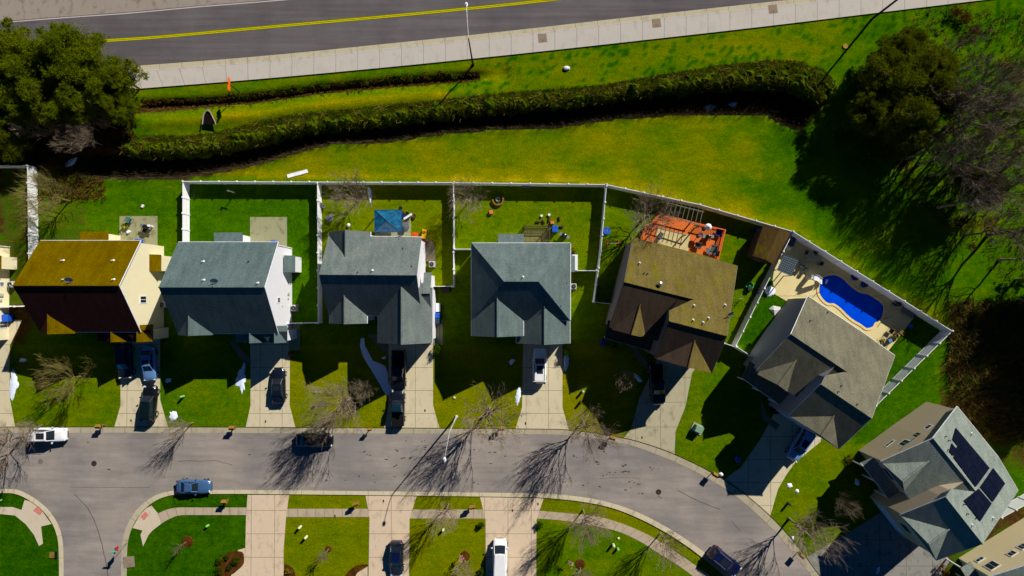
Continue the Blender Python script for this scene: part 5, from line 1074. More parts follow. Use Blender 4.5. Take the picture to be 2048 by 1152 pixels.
for x in (-.75, .75): MB().tube((x, -.45, .08), (x, .5, .08), .05, n=5).tube((x-.25, 0, .08), (x+.25, 0, .08), .05, n=5).tube((x, 0, 0), (x, 0, .7), .04, n=5).build('stand', RW, t)
MB().tube((-.75, 0, .4), (.75, 0, .4), .03, n=5).build('bar', WHITE, t)
# shed
q = [P(1526, 452, 2.5), P(1581, 466, 2.5), P(1547, 529, 2.5), P(1505, 512, 2.5)]; o_ = ctr(q); t = thing('garden_shed', 'brown-roofed garden shed in the fence corner beside the pool yard', 'shed', o_)
for p in q: p.x -= o_.x; p.y -= o_.y
r1_, r2_ = (q[0]+q[1])/2, (q[3]+q[2])/2; r1_.z = r2_.z = 3.4
SR = shingle('shed_shingle', (86, 68, 36), (76, 60, 34), (104, 92, 20)); MB().slab([q[0], r1_, r2_, q[3]], .1).slab([r1_, q[1], q[2], r2_], .1).build('roof', SR, t)
k_ = .93; mb = MB(); w_ = [V((p.x*k_, p.y*k_, 0)) for p in (q[0], r1_, q[1], q[2], r2_, q[3])]; hz = (2.4, 3.3, 2.4, 2.4, 3.3, 2.4)
vs = w_+[V((p.x, p.y, h)) for p, h in zip(w_, hz)]; mb.add(vs, [(i, (i+1) % 6, 6+(i+1) % 6, 6+i) for i in range(6)]); mb.build('wall', flat('shed_boards', (96, 78, 66), .8), t); c = (w_[3]+w_[5])/2; MB().box((c.x-.05, c.y-.04, 0), (1.3, .1, 1.9), math.atan2((w_[3]-w_[5]).y, (w_[3]-w_[5]).x)).build('door', flat('shed_door', (120, 100, 84), .8), t)
# side yard of shed
t = thing('kids_pool', 'light green plastic tub in the side yard right of the tan roof', 'tub', P(1498, 571)); MB().lathe((0, 0, 0), [(.42, 0), (.5, .3), (.44, .3), (.4, .1)], 16, 1.1, .9).build('tub', flat('mint_plastic', (70, 170, 90), .5), t); MB().box((.1, .25, .25), (.4, .1, .1), .6).build('handle', flat('mint_dark', (30, 110, 60), .5), t)
t = thing('bicycle', 'dark bicycle leaning on the fence left of the pool yard', 'bicycle', P(1512, 583), math.radians(62)); mb = MB()
for x in (-.5, .5):
    mb = MB()
    for i in range(16): a, c = 2*math.pi*i/16, 2*math.pi*(i+1)/16; mb.tube((x+.33*math.cos(a), 0, .34+.33*math.sin(a)), (x+.33*math.cos(c), 0, .34+.33*math.sin(c)), .025, n=4)
    mb.build('wheel', BLACKR, t)
MB().tube((-.5, 0, .34), (0, 0, .3), .02, n=4).tube((0, 0, .3), (.4, 0, .8), .02, n=4).tube((-.5, 0, .34), (-.15, 0, .85), .02, n=4).tube((0, 0, .3), (-.18, 0, .9), .02, n=4).tube((-.15, 0, .8), (.4, 0, .8), .02, n=4).tube((.5, 0, .34), (.4, 0, .95), .02, n=4).build('frame', flat('bike_red', (120, 20, 24), .4), t); MB().tube((.38, -.28, .98), (.38, .28, .98), .018, n=4).build('handlebar', GREYM, t); MB().box((-.2, 0, .9), (.24, .12, .06)).build('saddle', BLACKR, t)
bin_(1497, 577, flat('dark_green_bin', (10, 50, 30), .5), 'dark green lidded tub behind the light green one', .5, .3)
# pool yard
PO = P(1700, 605); pool = [(1640, 566), (1641, 558), (1651, 553), (1666, 550), (1683, 556), (1704, 575), (1721, 586), (1736, 589), (1751, 598), (1763, 607), (1767, 616), (1765, 629), (1761, 638), (1749, 646), (1745, 653), (1733, 656), (1723, 649), (1706, 639), (1693, 628), (1681, 616), (1668, 607), (1656, 606), (1646, 598), (1638, 584)]
pool = dens(pool+[pool[0]], 3)[:-1]
t = thing('swimming_pool', 'freeform blue swimming pool with pale coping', 'swimming pool', PO); pv = [P(u, v, .05)-PO for u, v in pool]
WAT, nt, b = nodes('pool_water', .12); nn = noise(nt, .5, 3); r_ = ramp(nt, nn.outputs[0], [(.3, lin((0, 60, 200))), (.7, lin((0, 76, 222)))]); nt.links.new(r_.outputs[0], b.inputs['Base Color']); n5 = noise(nt, 3, 3); bump(nt, b, n5.outputs[0], .15, .03)
MB().poly(pv[::-1] if sum(a.x*b_.y-b_.x*a.y for a, b_ in zip(pv, pv[1:]+pv[:1])) < 0 else pv).build('water', WAT, t)
c = sum(pv, V((0, 0, 0)))/len(pv); mb = MB()
n = len(pv); nrm = []
for i in range(n): d = (pv[(i+1) % n]-pv[i-1]).normalized(); nr = V((d.y, -d.x, 0)); nrm.append(nr if sum(a.x*b_.y-b_.x*a.y for a, b_ in zip(pv, pv[1:]+pv[:1])) > 0 else -nr)
ra = [p+V((0, 0, .02)) for p in pv]; rb = [p+q_*.32+V((0, 0, .04)) for p, q_ in zip(pv, nrm)]
mb.add([p-V((0, 0, .04)) for p in pv]+[p+V((0, 0, .06)) for p in pv]+[p+q_*.32+V((0, 0, .06)) for p, q_ in zip(pv, nrm)]+[p+q_*.32-V((0, 0, .03)) for p, q_ in zip(pv, nrm)], [(k*n+i, k*n+(i+1) % n, (k+1)*n+(i+1) % n, (k+1)*n+i) for k in range(3) for i in range(n)])
mb.build('coping', flat('coping_stone', (222, 196, 130), .7), t); 
MB().box(tuple(P(1653, 563, .06)-PO), (.25, .6, .03), -.4).build('step_mark', WHITE, t)
mb = MB()
for s_ in (0, .5): a = P(1622+0, 588, 0)
t = thing('pool_slide', 'curved white pool slide at the head of the pool', 'slide', P(1628, 560)); mb = MB(); pth = [V((-.75, .35, 1.5)), V((-.3, .25, 1.4)), V((.2, .05, 1.0)), V((.6, -.15, .6)), V((.95, -.2, .35))]
for a, b_ in zip(pth, pth[1:]):
    d = (b_-a).normalized(); s_ = V((-d.y, d.x, 0)).normalized()*.35; mb.add([a-s_, a+s_, b_+s_, b_-s_, a-s_*1.15+V((0, 0, .2)), a+s_*1.15+V((0, 0, .2)), b_+s_*1.15+V((0, 0, .2)), b_-s_*1.15+V((0, 0, .2))], [(0, 1, 2, 3), (0, 3, 7, 4), (1, 5, 6, 2)])
mb.build('chute', WHITE, t); MB().box((-.95, .38, 0), (.5, .7, 1.45), -.3, .8).build('ladder', CASE, t)
for s_ in (-.3, .3): MB().tube((-1.1, .38+s_, 0), (-.85, .38+s_, 1.9), .03, n=5).build('handrail', GREYM, t)
o_ = P(1575, 531); t = thing('sun_canopy', 'square canopy with grey-blue grid roof in the pool yard corner', 'canopy', o_); q = [P(1568, 509, 2.4)-o_, P(1597, 520, 2.4)-o_, P(1583, 552, 2.4)-o_, P(1554, 540, 2.4)-o_]
TB = flat('blue_grey_frame', (40, 60, 70), .6); mb = MB(); rf = MB().slab(q, .04).build('roof_sheet', flat('grey_blue_sheet', (92, 108, 116), .5), t)
for k in range(9): s_ = k/8; mb.tube(q[0].lerp(q[1], s_)+V((0, 0, .03)), q[3].lerp(q[2], s_)+V((0, 0, .03)), .035, n=4).tube(q[0].lerp(q[3], s_)+V((0, 0, .03)), q[1].lerp(q[2], s_)+V((0, 0, .03)), .035, n=4)
mb.build('roof_grid', TB, rf)
for p in q: MB().box((p.x*.96, p.y*.96, 0), (.1, .1, 2.36)).build('post', TB, t)
t = table(1623, 515, flat('cream_table', (176, 170, 140), .6), 'cream rectangular table in the fence shade of the pool yard', 2.0, .95, -22); 
MBc = (('navy chair above the cream pool yard table', 1627, 507, 160), ('dark chair at the left end of the cream table', 1611, 506, 70), ('dark chair at the right end of the cream table', 1637, 527, -110), ('small slatted seat below the cream table, left', 1600, 533, 160), ('small slatted seat below the cream table, right', 1608, 539, 160))
for lab, u, v, a in MBc: chair(u, v, TB, lab, a, w=.5)
small('storage_bench', 1583, 483, MB().box((0, 0, 0), (1.3, .6, .55), 0, 1, .04), flat('slate_blue_plastic', (60, 72, 92), .6), 'slate blue storage bench in the corner behind the shed', 'bench', 68); small('planter', 1574, 495, MB().box((0, 0, 0), (.9, .4, .5), 0, 1, .04), WHITE, 'white planter box at the fence behind the shed', 'planter', -30)
t = thing('umbrella_base', 'round blue float on the shaded pool deck', 'pool float', P(1709, 553)); MB().lathe((0, 0, 0), [(.3, 0), (.55, .1), (.55, .25), (.3, .32), (.1, .1)], 16).build('ring', NAVB, t)
small('pool_float', 1728, 568, MB().lathe((0, 0, 0), [(.3, 0), (.5, .1), (.5, .2), (.3, .28), (.1, .1)], 14, 1.2), flat('deep_blue', (20, 40, 110), .5), 'dark blue inflatable on the shaded pool deck, lower one', 'pool float', 30)
small('deck_mat', 1812, 625, MB().box((0, 0, .3), (1.9, .7, .12), 0, 1, .05).box((-.7, 0, 0), (.1, .6, .3)).box((.7, 0, 0), (.1, .6, .3)), flat('grey_sling', (110, 112, 108), .7), 'grey sun lounger by the fence right of the pool', 'sun lounger', -33)
grill(1790, 607, 'black covered barbecue by the fence right of the pool', -30); small('cover', 1798, 611, MB().lathe((0, 0, .6), [(.45, 0), (.4, .15), (.1, .2)], 10, 1, .45), GREYM, 'small silver hood beside the covered barbecue', 'barbecue hood', 10)
BR_ = flat('brown_sling', (120, 100, 50), .7)
for (u, v, a, lab) in ((1779, 662, -30, 'brown sling chair on the sunny pool patio'), (1788, 671, 120, 'brown sling chair at the grass edge of the pool patio'), (1760, 683, 20, 'brown chair by the eave of the pool house'), (1798, 664, 150, 'tan folding chair at the right edge of the pool patio')): chair(u, v, BR_, lab, a, w=.6)
table(1776, 681, flat('pale_blue_top', (90, 140, 180), .5), 'pale blue side table on the pool patio', .5, .5, 20, h=.5); small('bucket', 1818, 652, MB().lathe((0, 0, 0), [(.22, 0), (.28, .4), (.22, .38)], 12), BLUEB, 'blue bucket at the corner of the shaded pool deck', 'bucket')
for (u, v, lab) in ((1766, 639, 'dark pole leaning at the right end of the pool'), (1629, 590, 'thin brown umbrella pole at the pool head')): small('pole', u, v, MB().tube((0, 0, 0), (.5, .6, 1.4), .04, n=5), BARKD, lab, 'pole')
mb = MB(); mb.add([(-.8, .1, .05), (-.3, .55, .2), (.8, .35, .05), (.95, 0, .1), (0, -.9, .05), (-.2, -.1, .3)], [(0, 5, 1), (1, 5, 2), (2, 5, 3), (3, 5, 4), (4, 5, 0)]); small('tarpaulin', 1549, 619, mb, flat('white_tarp', (200, 200, 190), .7), 'crumpled white tarpaulin on the grass left of the pool house', 'tarpaulin')
small('trellis_plant', 1479, 601, MB().box((0, 0, 0), (.06, .06, 1.2)).box((0, .25, .4), (.5, .03, .03)).box((0, .3, .8), (.5, .03, .03)).tube((-.2, 0, 0), (-.2, .6, 1.1), .02, n=4).tube((.2, 0, 0), (.2, .6, 1.1), .02, n=4), flat('pale_green_frame', (170, 190, 110), .6), 'pale green trellis frame in the side yard right of the tan roof', 'trellis')
# odd things near fronts
small('tyre', 1549, 818, MB().lathe((0, 0, 0), [(.4, 0), (.6, .1), (.6, .5), (.4, .6), (.25, .5)], 16), BLACKR, 'round black covered object in the shade before the pool house', 'covered object')
small('bags', 1441, 948, MB().lathe((0, 0, 0), [(.25, 0), (.3, .2), (.1, .5)], 7, 1.2, 1), WHITE, 'white bag standing on the lawn behind the bend mailbox', 'bag')
# ---------------------------------------------------------------- snow
SNOW = flat('old_snow', (222, 232, 250), .6, 0, .08, 4)
def snow(pts, lab, z=.02):
    w = [P(u, v, 0) for u, v in dens(list(pts)+[pts[0]], 4)[:-1]]; c = ctr(w); n = len(w); rr = random.Random(int(c.x*7)); mb = MB(); vs = [V((c.x, c.y, .14+z))]
    for k, h in ((.45, .13), (.8, .09), (1.0, z)):
        for p in w:
            j = 1+rr.uniform(-.28, .12) if k > .7 else 1; vs.append(V((c.x+(p.x-c.x)*k*j, c.y+(p.y-c.y)*k*j, h if k < 1 else .0)))
    fs = [(0, 1+i, 1+(i+1) % n) for i in range(n)]+[(1+L*n+i, 1+(L+1)*n+i, 1+(L+1)*n+(i+1) % n, 1+L*n+(i+1) % n) for L in (0, 1) for i in range(n)]
    o = mb.add(vs, fs).build('snow_patch', SNOW, loc='auto'); return tag(o, lab, 'snow patch')
snow([(22, 740), (30, 736), (34, 752), (38, 765), (33, 785), (27, 800), (20, 796), (19, 770)], 'long white snow patch between the far left driveway and the lawn')
snow([(42, 716), (54, 718), (52, 724), (38, 724)], 'faint blue snow patch in the shade of the far left front lawn')
snow([(340, 824), (350, 821), (356, 828), (352, 840), (342, 841), (338, 834)], 'square-ish white snow patch on the lawn below the silver-blue sedan')
snow([(333, 756), (342, 757), (341, 764), (331, 765)], 'small blue snow fleck in the shade right of the silver-blue sedan')
snow([(487, 726), (491, 730), (490, 745), (495, 757), (490, 768), (489, 780), (483, 786), (479, 778), (470, 768), (474, 750), (480, 740)], 'snow strip, blue in shade and white in sun, left of the slate-roofed house drive')
a = [(722, 677), (728, 676), (730, 692), (737, 705), (746, 722), (760, 727), (771, 733), (776, 748), (776, 765), (784, 778), (776, 792), (768, 784), (756, 762), (744, 742), (735, 728), (725, 710), (720, 692)]
pieces = [a[0:1]+a[1:4]+a[14:], [a[3], a[4], a[5], (752, 745), a[12], a[13], a[14]], [a[5], a[6], a[7], a[8], a[9], a[10], a[11], a[12]]]
w = [P(u, v, .03) for u, v in a]; mb = MB(); n = len(w); c0 = [p+V((0, 0, .07)) for p in w]
ctrl = [P(u, v, .12) for u, v in ((725, 684), (728, 700), (738, 716), (748, 733), (762, 745), (768, 762), (775, 780))]
mb.poly([p+V((0, 0, .05)) for p in w]); mb.add([p-V((0, 0, .04)) for p in w]+[p+V((0, 0, .05)) for p in w], [(i, n+i, n+(i+1) % n, (i+1) % n) for i in range(n)])
tag(mb.build('snow_patch', SNOW, loc='auto'), 'large blue curved snow patch in the shade left of the black pickup', 'snow patch')
snow([(765, 714), (772, 712), (772, 718), (764, 718)], 'tiny blue snow fleck above the large curved snow patch')
snow([(1036, 773), (1042, 776), (1042, 790), (1037, 808), (1031, 806), (1031, 788)], 'narrow white snow patch on the lawn left of the white SUV drive')
snow([(1128, 712), (1136, 710), (1138, 722), (1133, 740), (1128, 742), (1127, 724)], 'blue snow strip below the small evergreen bush at the hip-roofed house')
snow([(1266, 745), (1275, 750), (1286, 762), (1281, 765), (1270, 757)], 'blue snow strip in the shade before the tan-roofed house')
snow([(1018, 724), (1025, 718), (1030, 722), (1022, 730)], 'small blue snow fleck in the shade before the hip-roofed house')
snow([(1528, 572), (1545, 572), (1552, 582), (1545, 593), (1532, 592)], 'white snow heap on the grass corner of the pool yard')
snow([(95, 352), (104, 326), (130, 318), (148, 316), (142, 330), (112, 340), (98, 362), (84, 372), (80, 360)], 'long blue-white snow patch beside the ditch at the left')
snow([(1418, 204), (1428, 199), (1440, 202), (1434, 212), (1424, 215)], 'blue patch of ice in the ditch, larger left one', -.0)
snow([(1467, 200), (1478, 193), (1486, 198), (1478, 206)], 'blue patch of ice in the ditch, smaller right one')
for o in list(COL.objects):
    if o.name.startswith('snow_patch') and 'ditch, ' in o.get('label', ''): o.location.z -= 1.95
    if o.name.startswith('snow_patch') and 'beside the ditch' in o.get('label', ''): o.location.z -= .2
snow([(1573, 968), (1582, 966), (1585, 974), (1575, 976)], 'white snow fleck on the lawn right of the navy driveway')
snow([(1592, 978), (1598, 980), (1597, 986), (1590, 984)], 'small white snow fleck right of its larger neighbour on the bend lawn')
snow([(1712, 956), (1719, 962), (1717, 972), (1709, 966)], 'blue snow fleck in the shade left of the solar panel house')
snow([(1754, 1136), (1760, 1130), (1758, 1146), (1752, 1148)], 'blue snow fleck on the shaded worn driveway')
snow([(1582, 1072), (1588, 1072), (1587, 1080), (1581, 1079)], 'tiny white snow fleck at the kerb of the lower bend lawn')

# ---------------------------------------------------------------- bare trees
def bare(seed, h=6.0, spread=1.0, dens_=1.0, mat=BARK, name='bare_tree', up_=.75, trunkf=.28, lv=4, tt=.6, f0=.42):
    rr = random.Random(seed); tr, br = MB(), MB()
    def grow(mb, p, d, L, r, lvl):
        n = 4 if lvl < 2 else 3; q = p; pts = [p]
        for k in range(n):
            d = (d+V((rr.uniform(-1, 1), rr.uniform(-1, 1), rr.uniform(-.5, .9)))*(.16 if lvl < 2 else .24)).normalized(); nq = q+d*(L/n); r0 = r*(1-.8*k/n); r1 = r*(1-.8*(k+1)/n)
            mb.tube(q, nq, r0, r1, 4 if lvl < 2 else 3, caps=False); q = nq; pts.append(q)
        if lvl >= lv: return
        m = int((5 if lvl == 1 else 4 if lvl == 2 else 3)*dens_+.5)
        for i in range(m):
            f = rr.uniform(.3, 1.0); k = min(n-1, int(f*n)); s_ = pts[k].lerp(pts[k+1], f*n-k)
            nd = (d+V((rr.uniform(-1, 1), rr.uniform(-1, 1), rr.uniform(-.2, .8)))*(.62 if lvl < 2 else .7)).normalized()
            grow(mb, s_, nd, L*rr.uniform(.45, .68), max(r*.5, .0105), lvl+1)
    th = h*trunkf; q = V((0, 0, 0)); d = V((0, 0, 1)); r = h*.024; pts = []
    nseg = 7
    for k in range(nseg):
        nq = V((rr.uniform(-.05, .05)*k, rr.uniform(-.05, .05)*k, h*tt*(k+1)/nseg)); tr.tube(q, nq, r*(1-.11*k)*(1.25 if k == 0 else 1), r*(1-.11*(k+1)), 6, caps=False); q = nq; pts.append(nq)
    nb = int(17*dens_)
    for i in range(nb):
        f = f0+(1-f0)*(i+rr.random())/nb; z = h*tt*f; k = min(nseg-2, int(f*nseg-.001)); s_ = pts[max(0, k-1)].lerp(pts[k], .5); s_.z = z; a = i*2.4+rr.uniform(-.4, .4)
        nd = V((math.cos(a), math.sin(a), up_*(.55+.9*i/nb)+rr.uniform(-.15, .25))).normalized()
        grow(br, s_, nd, h*spread*rr.uniform(.40, .58)*(1.15-.25*f), h*.0082, 1)
    return tr, br, mat, name
def tree_proto(spec, label, cat='tree', group=None):
    tr, br, mat, name = spec; t = thing(name, label, cat, (0, 0, 0), 0, group); tr.build('trunk', mat, t); br.build('branches', mat, t); return t
GREYB = flat('pale_grey_bark', (138, 122, 104), .9, 0, .3, 4); OLB = flat('lichen_bark', (118, 108, 62), .9, 0, .3, 4)
PROT = {}
for k, spec in {'a': bare(1, 6, 1.1, 1.25, OLB, up_=.7), 'b': bare(2, 6, 1.05, 1.25, GREYB, up_=1.1), 'c': bare(3, 6, .95, 1.1, GREYB, up_=1.6), 'd': bare(4, 6, .6, .8, BARK, up_=2.2), 'w': bare(6, 6, .68, .9, GREYB, up_=1.3, tt=.86, f0=.5), 'x': bare(8, 6, .75, .95, BARK, up_=1.0, tt=.82, f0=.55), 'e': bare(5, 6, 1.05, 1.25, GREYB, up_=1.2)}.items(): PROT[k] = tree_proto(spec, 'x')
used = set()
def tree(k, u, v, h, rz, lab, group=None, sxy=1.0):
    s_ = h/6; src = PROT[k]
    if k not in used: used.add(k); c = src
    else: c = copy_tree(src)
    c.location = P(u, v, gz(u, v)-.02); c.rotation_euler = (0, 0, math.radians(rz)); c.scale = (s_*sxy, s_*sxy, s_); c['label'] = lab
    if group: c['group'] = group
    return c
tree('a', 164, 752, 4.6, 20, 'bare lichen-green tree on the lawn before the brown-roofed house', sxy=1.05)
tree('a', 140, 402, 5.6, 140, 'bare greenish tree beside the white fence at the left, over leaf litter', sxy=.95)
tree('b', 716, 402, 5.2, 50, 'bare grey tree inside the back fence left of the gazebo', sxy=1.1); tree('b', 938, 404, 4.8, 200, 'bare brown tree inside the back fence left of the fire ring')
tree('e', 1284, 440, 6.0, 80, 'bare grey tree beside the orange deck, its crown against the back fence', sxy=1.1)
tree('b', 702, 796, 7.8, 120, 'bare grey tree in the middle of the lawn left of the pickups', sxy=.9); tree('c', 737, 776, 3.2, 120, 'small bare tree at the shade edge left of the pickups')
tree('c', 652, 845, 4.2, 10, 'bare kerbside tree with its crown over the parked black car', sxy=.9); tree('c', 980, 816, 8.4, 70, 'bare kerbside tree right of the white street lamp', sxy=1.05)
tree('e', 1166, 842, 7.5, 160, 'bare kerbside tree at the foot of the hip-roofed house drive', sxy=.8); tree('c', 386, 845, 4.6, 250, 'small bare kerbside tree below the square-ish snow patch', sxy=.8)
tree('b', 1240, 752, 3.6, 310, 'bare tree standing in house shade left of the tan-roofed garage', sxy=.75); tree('b', 1668, 996, 3.6, 30, 'bare tree in the house shade left of the solar panel house', sxy=.75)
tree('c', 1578, 1037, 7.2, 90, 'thin bare kerbside tree on the lower bend lawn', sxy=1.05); tree('e', 50, 872, 7.6, 0, 'bare tree at the kerb in the lower left, cut by the picture edge', sxy=1.05)
tree('a', -8, 842, 6.5, 200, 'bare olive tree mostly outside the left edge above the street')
tree('c', 84, 850, 3.0, 20, 'small bare shrub-like tree at the kerb above the white SUV', sxy=1.2)
tree('d', 372, 1084, 3.2, 0, 'slim young tree in a round mulch ring on the corner lawn'); tree('d', 657, 1098, 3.6, 80, 'slim young tree on the bottom middle lawn', sxy=1.2)
tree('c', 897, 1008, 6.2, 200, 'bare tree on the verge above the lawn beside the white van', sxy=.75); tree('e', 1166, 1020, 6.4, 250, 'bare spreading tree on the curved verge right of the white van', sxy=.8)
tree('c', 1320, 1066, 5.6, 300, 'bare tree on the curved verge left of the navy blue SUV', sxy=.9); tree('e', 1462, 1178, 5.0, 10, 'bare tree at the bottom edge beside the navy blue SUV')
tree('c', 930, 1120, 3.4, 50, 'short bare tree with pink tips on the lawn left of the white van'); tree('c', 1160, 1135, 3.2, 10, 'short bare tree with pink tips on the bottom right lawn'); tree('c', 1085, 1170, 4.6, 100, 'bare tree at the bottom edge right of the white van')
# brush left of the ditch and the trees of the right-hand wood
rr = random.Random(11)
LB = [(60, 262), (95, 275), (130, 270), (165, 272), (200, 262), (235, 258), (40, 295), (165, 300), (205, 290), (228, 232)]
for i, (u, v) in enumerate(LB): tree('cwcx'[i % 4], u, v, rr.uniform(3.0, 4.6), rr.uniform(0, 360), 'bare grey undergrowth tree among the evergreens at the left', 'undergrowth trees at the left', .85)
RB = [(1835, 330), (1858, 352), (1880, 300), (1812, 318), (1896, 372), (1915, 405), (1940, 432), (1905, 330), (1875, 415), (1850, 280), (1890, 255), (1925, 285), (1960, 330), (1985, 380), (1838, 240), (1880, 215), (1945, 235), (1990, 265), (2030, 310), (2020, 215), (1965, 180), (1930, 470), (1952, 500), (1975, 470), (1998, 520), (2030, 560), (2040, 440), (1850, 180), (1905, 150), (2010, 150), (1870, 110), (1915, 95)]
for i, (u, v) in enumerate(RB):
    if i % 4 == 2 and v > 400: continue
    tree('wxwx'[i % 4], u, v, rr.uniform(7.0, 10.0) if v > 200 else rr.uniform(3.5, 6), rr.uniform(0, 360), 'tall bare grey tree of the wood at the right' if v > 200 else 'low bare brown tree at the upper edge of the right wood', 'bare trees of the right wood', 1.0 if v > 200 else 1.1)
for i, (u, v) in enumerate([(2035, 600), (2062, 650), (2085, 700), (2105, 560), (2120, 640), (2090, 760), (2140, 720)]):
    tree('xwx'[i % 3], u, v, rr.uniform(8, 11), rr.uniform(0, 360), 'bare tree at the right edge casting long shadows over the grass', 'bare trees at the right edge', .8)

# ---------------------------------------------------------------- evergreens
PINE = leafmat('pine_needles', (84, 106, 6), (128, 136, 12), .75, .45); PINED = leafmat('dark_pine_needles', (64, 82, 6), (112, 116, 16), .75, .4); BUSHG = leafmat('bush_leaves', (30, 62, 6), (64, 92, 12), .7, .15); REDB = leafmat('red_brown_leaves', (70, 30, 14), (110, 60, 24), .8, .1)
def leafcloud(seed, lobes, n, size, elong=2.2):
    """small leaf-sized faces in clumps; lobes = (x, y, z, r, squash)"""
    rr = random.Random(seed); vs = []; fs = []
    tot = sum(l[3]**2 for l in lobes)
    for lx, ly, lz, lr, sq in lobes:
        m = int(n*lr**2/tot); ncl = max(4, int(m/26))
        for c in range(ncl):
            a = rr.uniform(0, 6.283); cz = rr.uniform(-.35, 1); rad = math.sqrt(max(0, 1-cz*cz)); q = lr*rr.uniform(.35, 1.05)
            cc = V((lx+q*rad*math.cos(a), ly+q*rad*math.sin(a), lz+q*cz*sq)); cr = lr*rr.uniform(.22, .42)
            for k in range(26):
                o = V((rr.gauss(0, 1), rr.gauss(0, 1), rr.gauss(0, .8))); o = o.normalized()*cr*rr.uniform(.2, 1); p = cc+o
                d = (o.normalized()+V((rr.uniform(-.6, .6), rr.uniform(-.6, .6), rr.uniform(-.2, .6)))).normalized(); s_ = d.cross(V((rr.uniform(-1, 1), rr.uniform(-1, 1), rr.uniform(-1, 1)))).normalized(); L = size*rr.uniform(.6, 1.3)*elong/2; w = size*.5*rr.uniform(.5, 1)
                b = len(vs); vs += [p-d*L*.5, p+s_*w*.5, p+d*L*.5, p-s_*w*.5]; fs.append((b, b+1, b+2, b+3))
    mb = MB(); mb.v = vs; mb.f = fs; return mb
def pine(seed, h, r, n, mat, label, group=None):
    rr = random.Random(seed); t = thing('pine_tree', label, 'tree', (0, 0, 0), 0, group); lobes = [(0, 0, h*.82, r*.36, .8), (0, 0, h*.5, r*.85, .3)]
    for k in range(44): a = k*2.4+rr.uniform(-.3, .3); q = r*rr.uniform(.25, .88); lobes.append((q*math.cos(a), q*math.sin(a), h*(rr.uniform(.5, .95)-.3*q/r), r*rr.uniform(.16, .27), .85))
    tk = MB().tube((0, 0, 0), (.1, .05, h*.85), h*.022, h*.008, 7); 
    for l in lobes: tk.tube((.05, .02, max(.6, l[2]-r*.35)), (l[0]*.9, l[1]*.9, l[2]), .07, .03, 4, caps=False)
    tk.build('trunk', BARKD, t); leafcloud(seed, lobes, int(n*1.2), .17, 2.8).build('crown', mat, t); return t
PP = [pine(31, 9, 3.9, 40000, PINE, 'x'), pine(32, 9, 3.5, 36000, PINE, 'x'), pine(33, 9, 3.8, 34000, PINED, 'x')]
pu = set()
def ptree(k, u, v, h, rz, lab, group=None, sxy=1.0):
    c = PP[k] if k not in pu else copy_tree(PP[k]); pu.add(k); c.location = P(u, v, gz(u, v)-.05); c.rotation_euler = (0, 0, math.radians(rz)); c.scale = (h/9*sxy, h/9*sxy, h/9); c['label'] = lab
    if group: c['group'] = group
GL, GRt = 'pines of the left clump', 'pines of the right wood'
for i, (k, u, v, h, rz, s_) in enumerate([(0, 215, 165, 9, 0, 1.05), (1, 160, 150, 9.5, 60, 1.0), (0, 255, 205, 7.5, 200, .95), (1, 95, 165, 9, 120, 1.1), (0, 40, 175, 9, 300, 1.1), (1, 205, 220, 8, 20, 1.0), (0, 150, 215, 9, 90, 1.0), (1, 90, 228, 8, 210, 1.0), (0, 25, 240, 9, 10, 1.05), (2, -10, 290, 8, 80, 1.1), (2, 60, 300, 6.5, 40, .9), (1, -20, 150, 9, 40, 1.1), (1, 280, 178, 7.5, 10, .95), (0, 268, 228, 6.5, 100, .9), (0, 205, 140, 10.5, 33, .9), (1, 88, 135, 10, 77, 1.0), (0, 130, 180, 9.5, 5, 1.0), (1, 215, 185, 9, 160, 1.0)]):
    ptree(k, u, v, h, rz, 'dense sunlit pine of the clump beside the highway at the left', GL, s_)
for i, (k, u, v, h, rz, s_) in enumerate([(2, 1735, 200, 9.5, 0, 1.1), (2, 1700, 245, 8, 70, .9), (2, 1765, 255, 9.5, 140, 1.1), (2, 1780, 160, 9, 210, 1.0), (2, 1730, 150, 7, 30, .8), (2, 1815, 205, 9, 280, 1.0), (2, 1790, 275, 8, 180, .85), (2, 1762, 118, 6.5, 280, .95), (2, 1835, 150, 6.5, 20, .9), (2, 1800, 100, 5.5, 120, .8), (2, 1855, 225, 8, 99, .8)]):
    ptree(k, u, v, h, rz, 'dark dense pine of the wood at the upper right', GRt, s_)
ptree(2, 1888, 372, 7.5, 150, 'lone dark pine among the bare trees of the right wood, left one', None, .75); ptree(2, 1925, 392, 7.5, 10, 'lone dark pine among the bare trees of the right wood, right one', None, .8)
for i, (u, v, h) in enumerate([(2095, 545, 12), (2150, 620, 13), (2120, 730, 11)]):
    ptree(2, u, v, h, i*47, 'dark pine standing just right of the picture, known by its shadow', 'pines beyond the right edge', .95)
# shrubs
def shrub(u, v, r, h, mat, lab, n=700, name='shrub', size=.12, z=0):
    t = thing(name, lab, 'shrub', P(u, v, z)); lob = [(0, 0, h*.5, r*.8, h/r*.55)]+[(r*.4*math.cos(a), r*.4*math.sin(a), h*.45, r*.5, .8) for a in (0, 2.1, 4.2)]
    MB().tube((0, 0, 0), (0, 0, h*.6), .04, n=5).build('stem', BARKD, t); leafcloud(int(u+v), lob, n, size).build('foliage', mat, t)
shrub(876, 698, .75, 1.6, BUSHG, 'green bush at the shady corner right of the grey-roofed garage', 1800); shrub(1135, 704, .7, 2.0, BUSHG, 'small evergreen at the driveway edge of the hip-roofed house', 1800)
shrub(585, 706, .6, .9, REDB, 'red-brown shrub at the corner of the white-walled house'); shrub(1143, 505, .7, .8, REDB, 'red-brown shrub by the right wall of the hip-roofed house')
shrub(1698, 918, .9, .5, leafmat('olive_shrub', (80, 70, 14), (110, 90, 20), .8), 'low olive shrub bed left of the solar panel house', 1200); shrub(1880, 1138, 1.1, 1.2, REDB, 'red-brown shrub at the corner of the bottom right house', 1500)
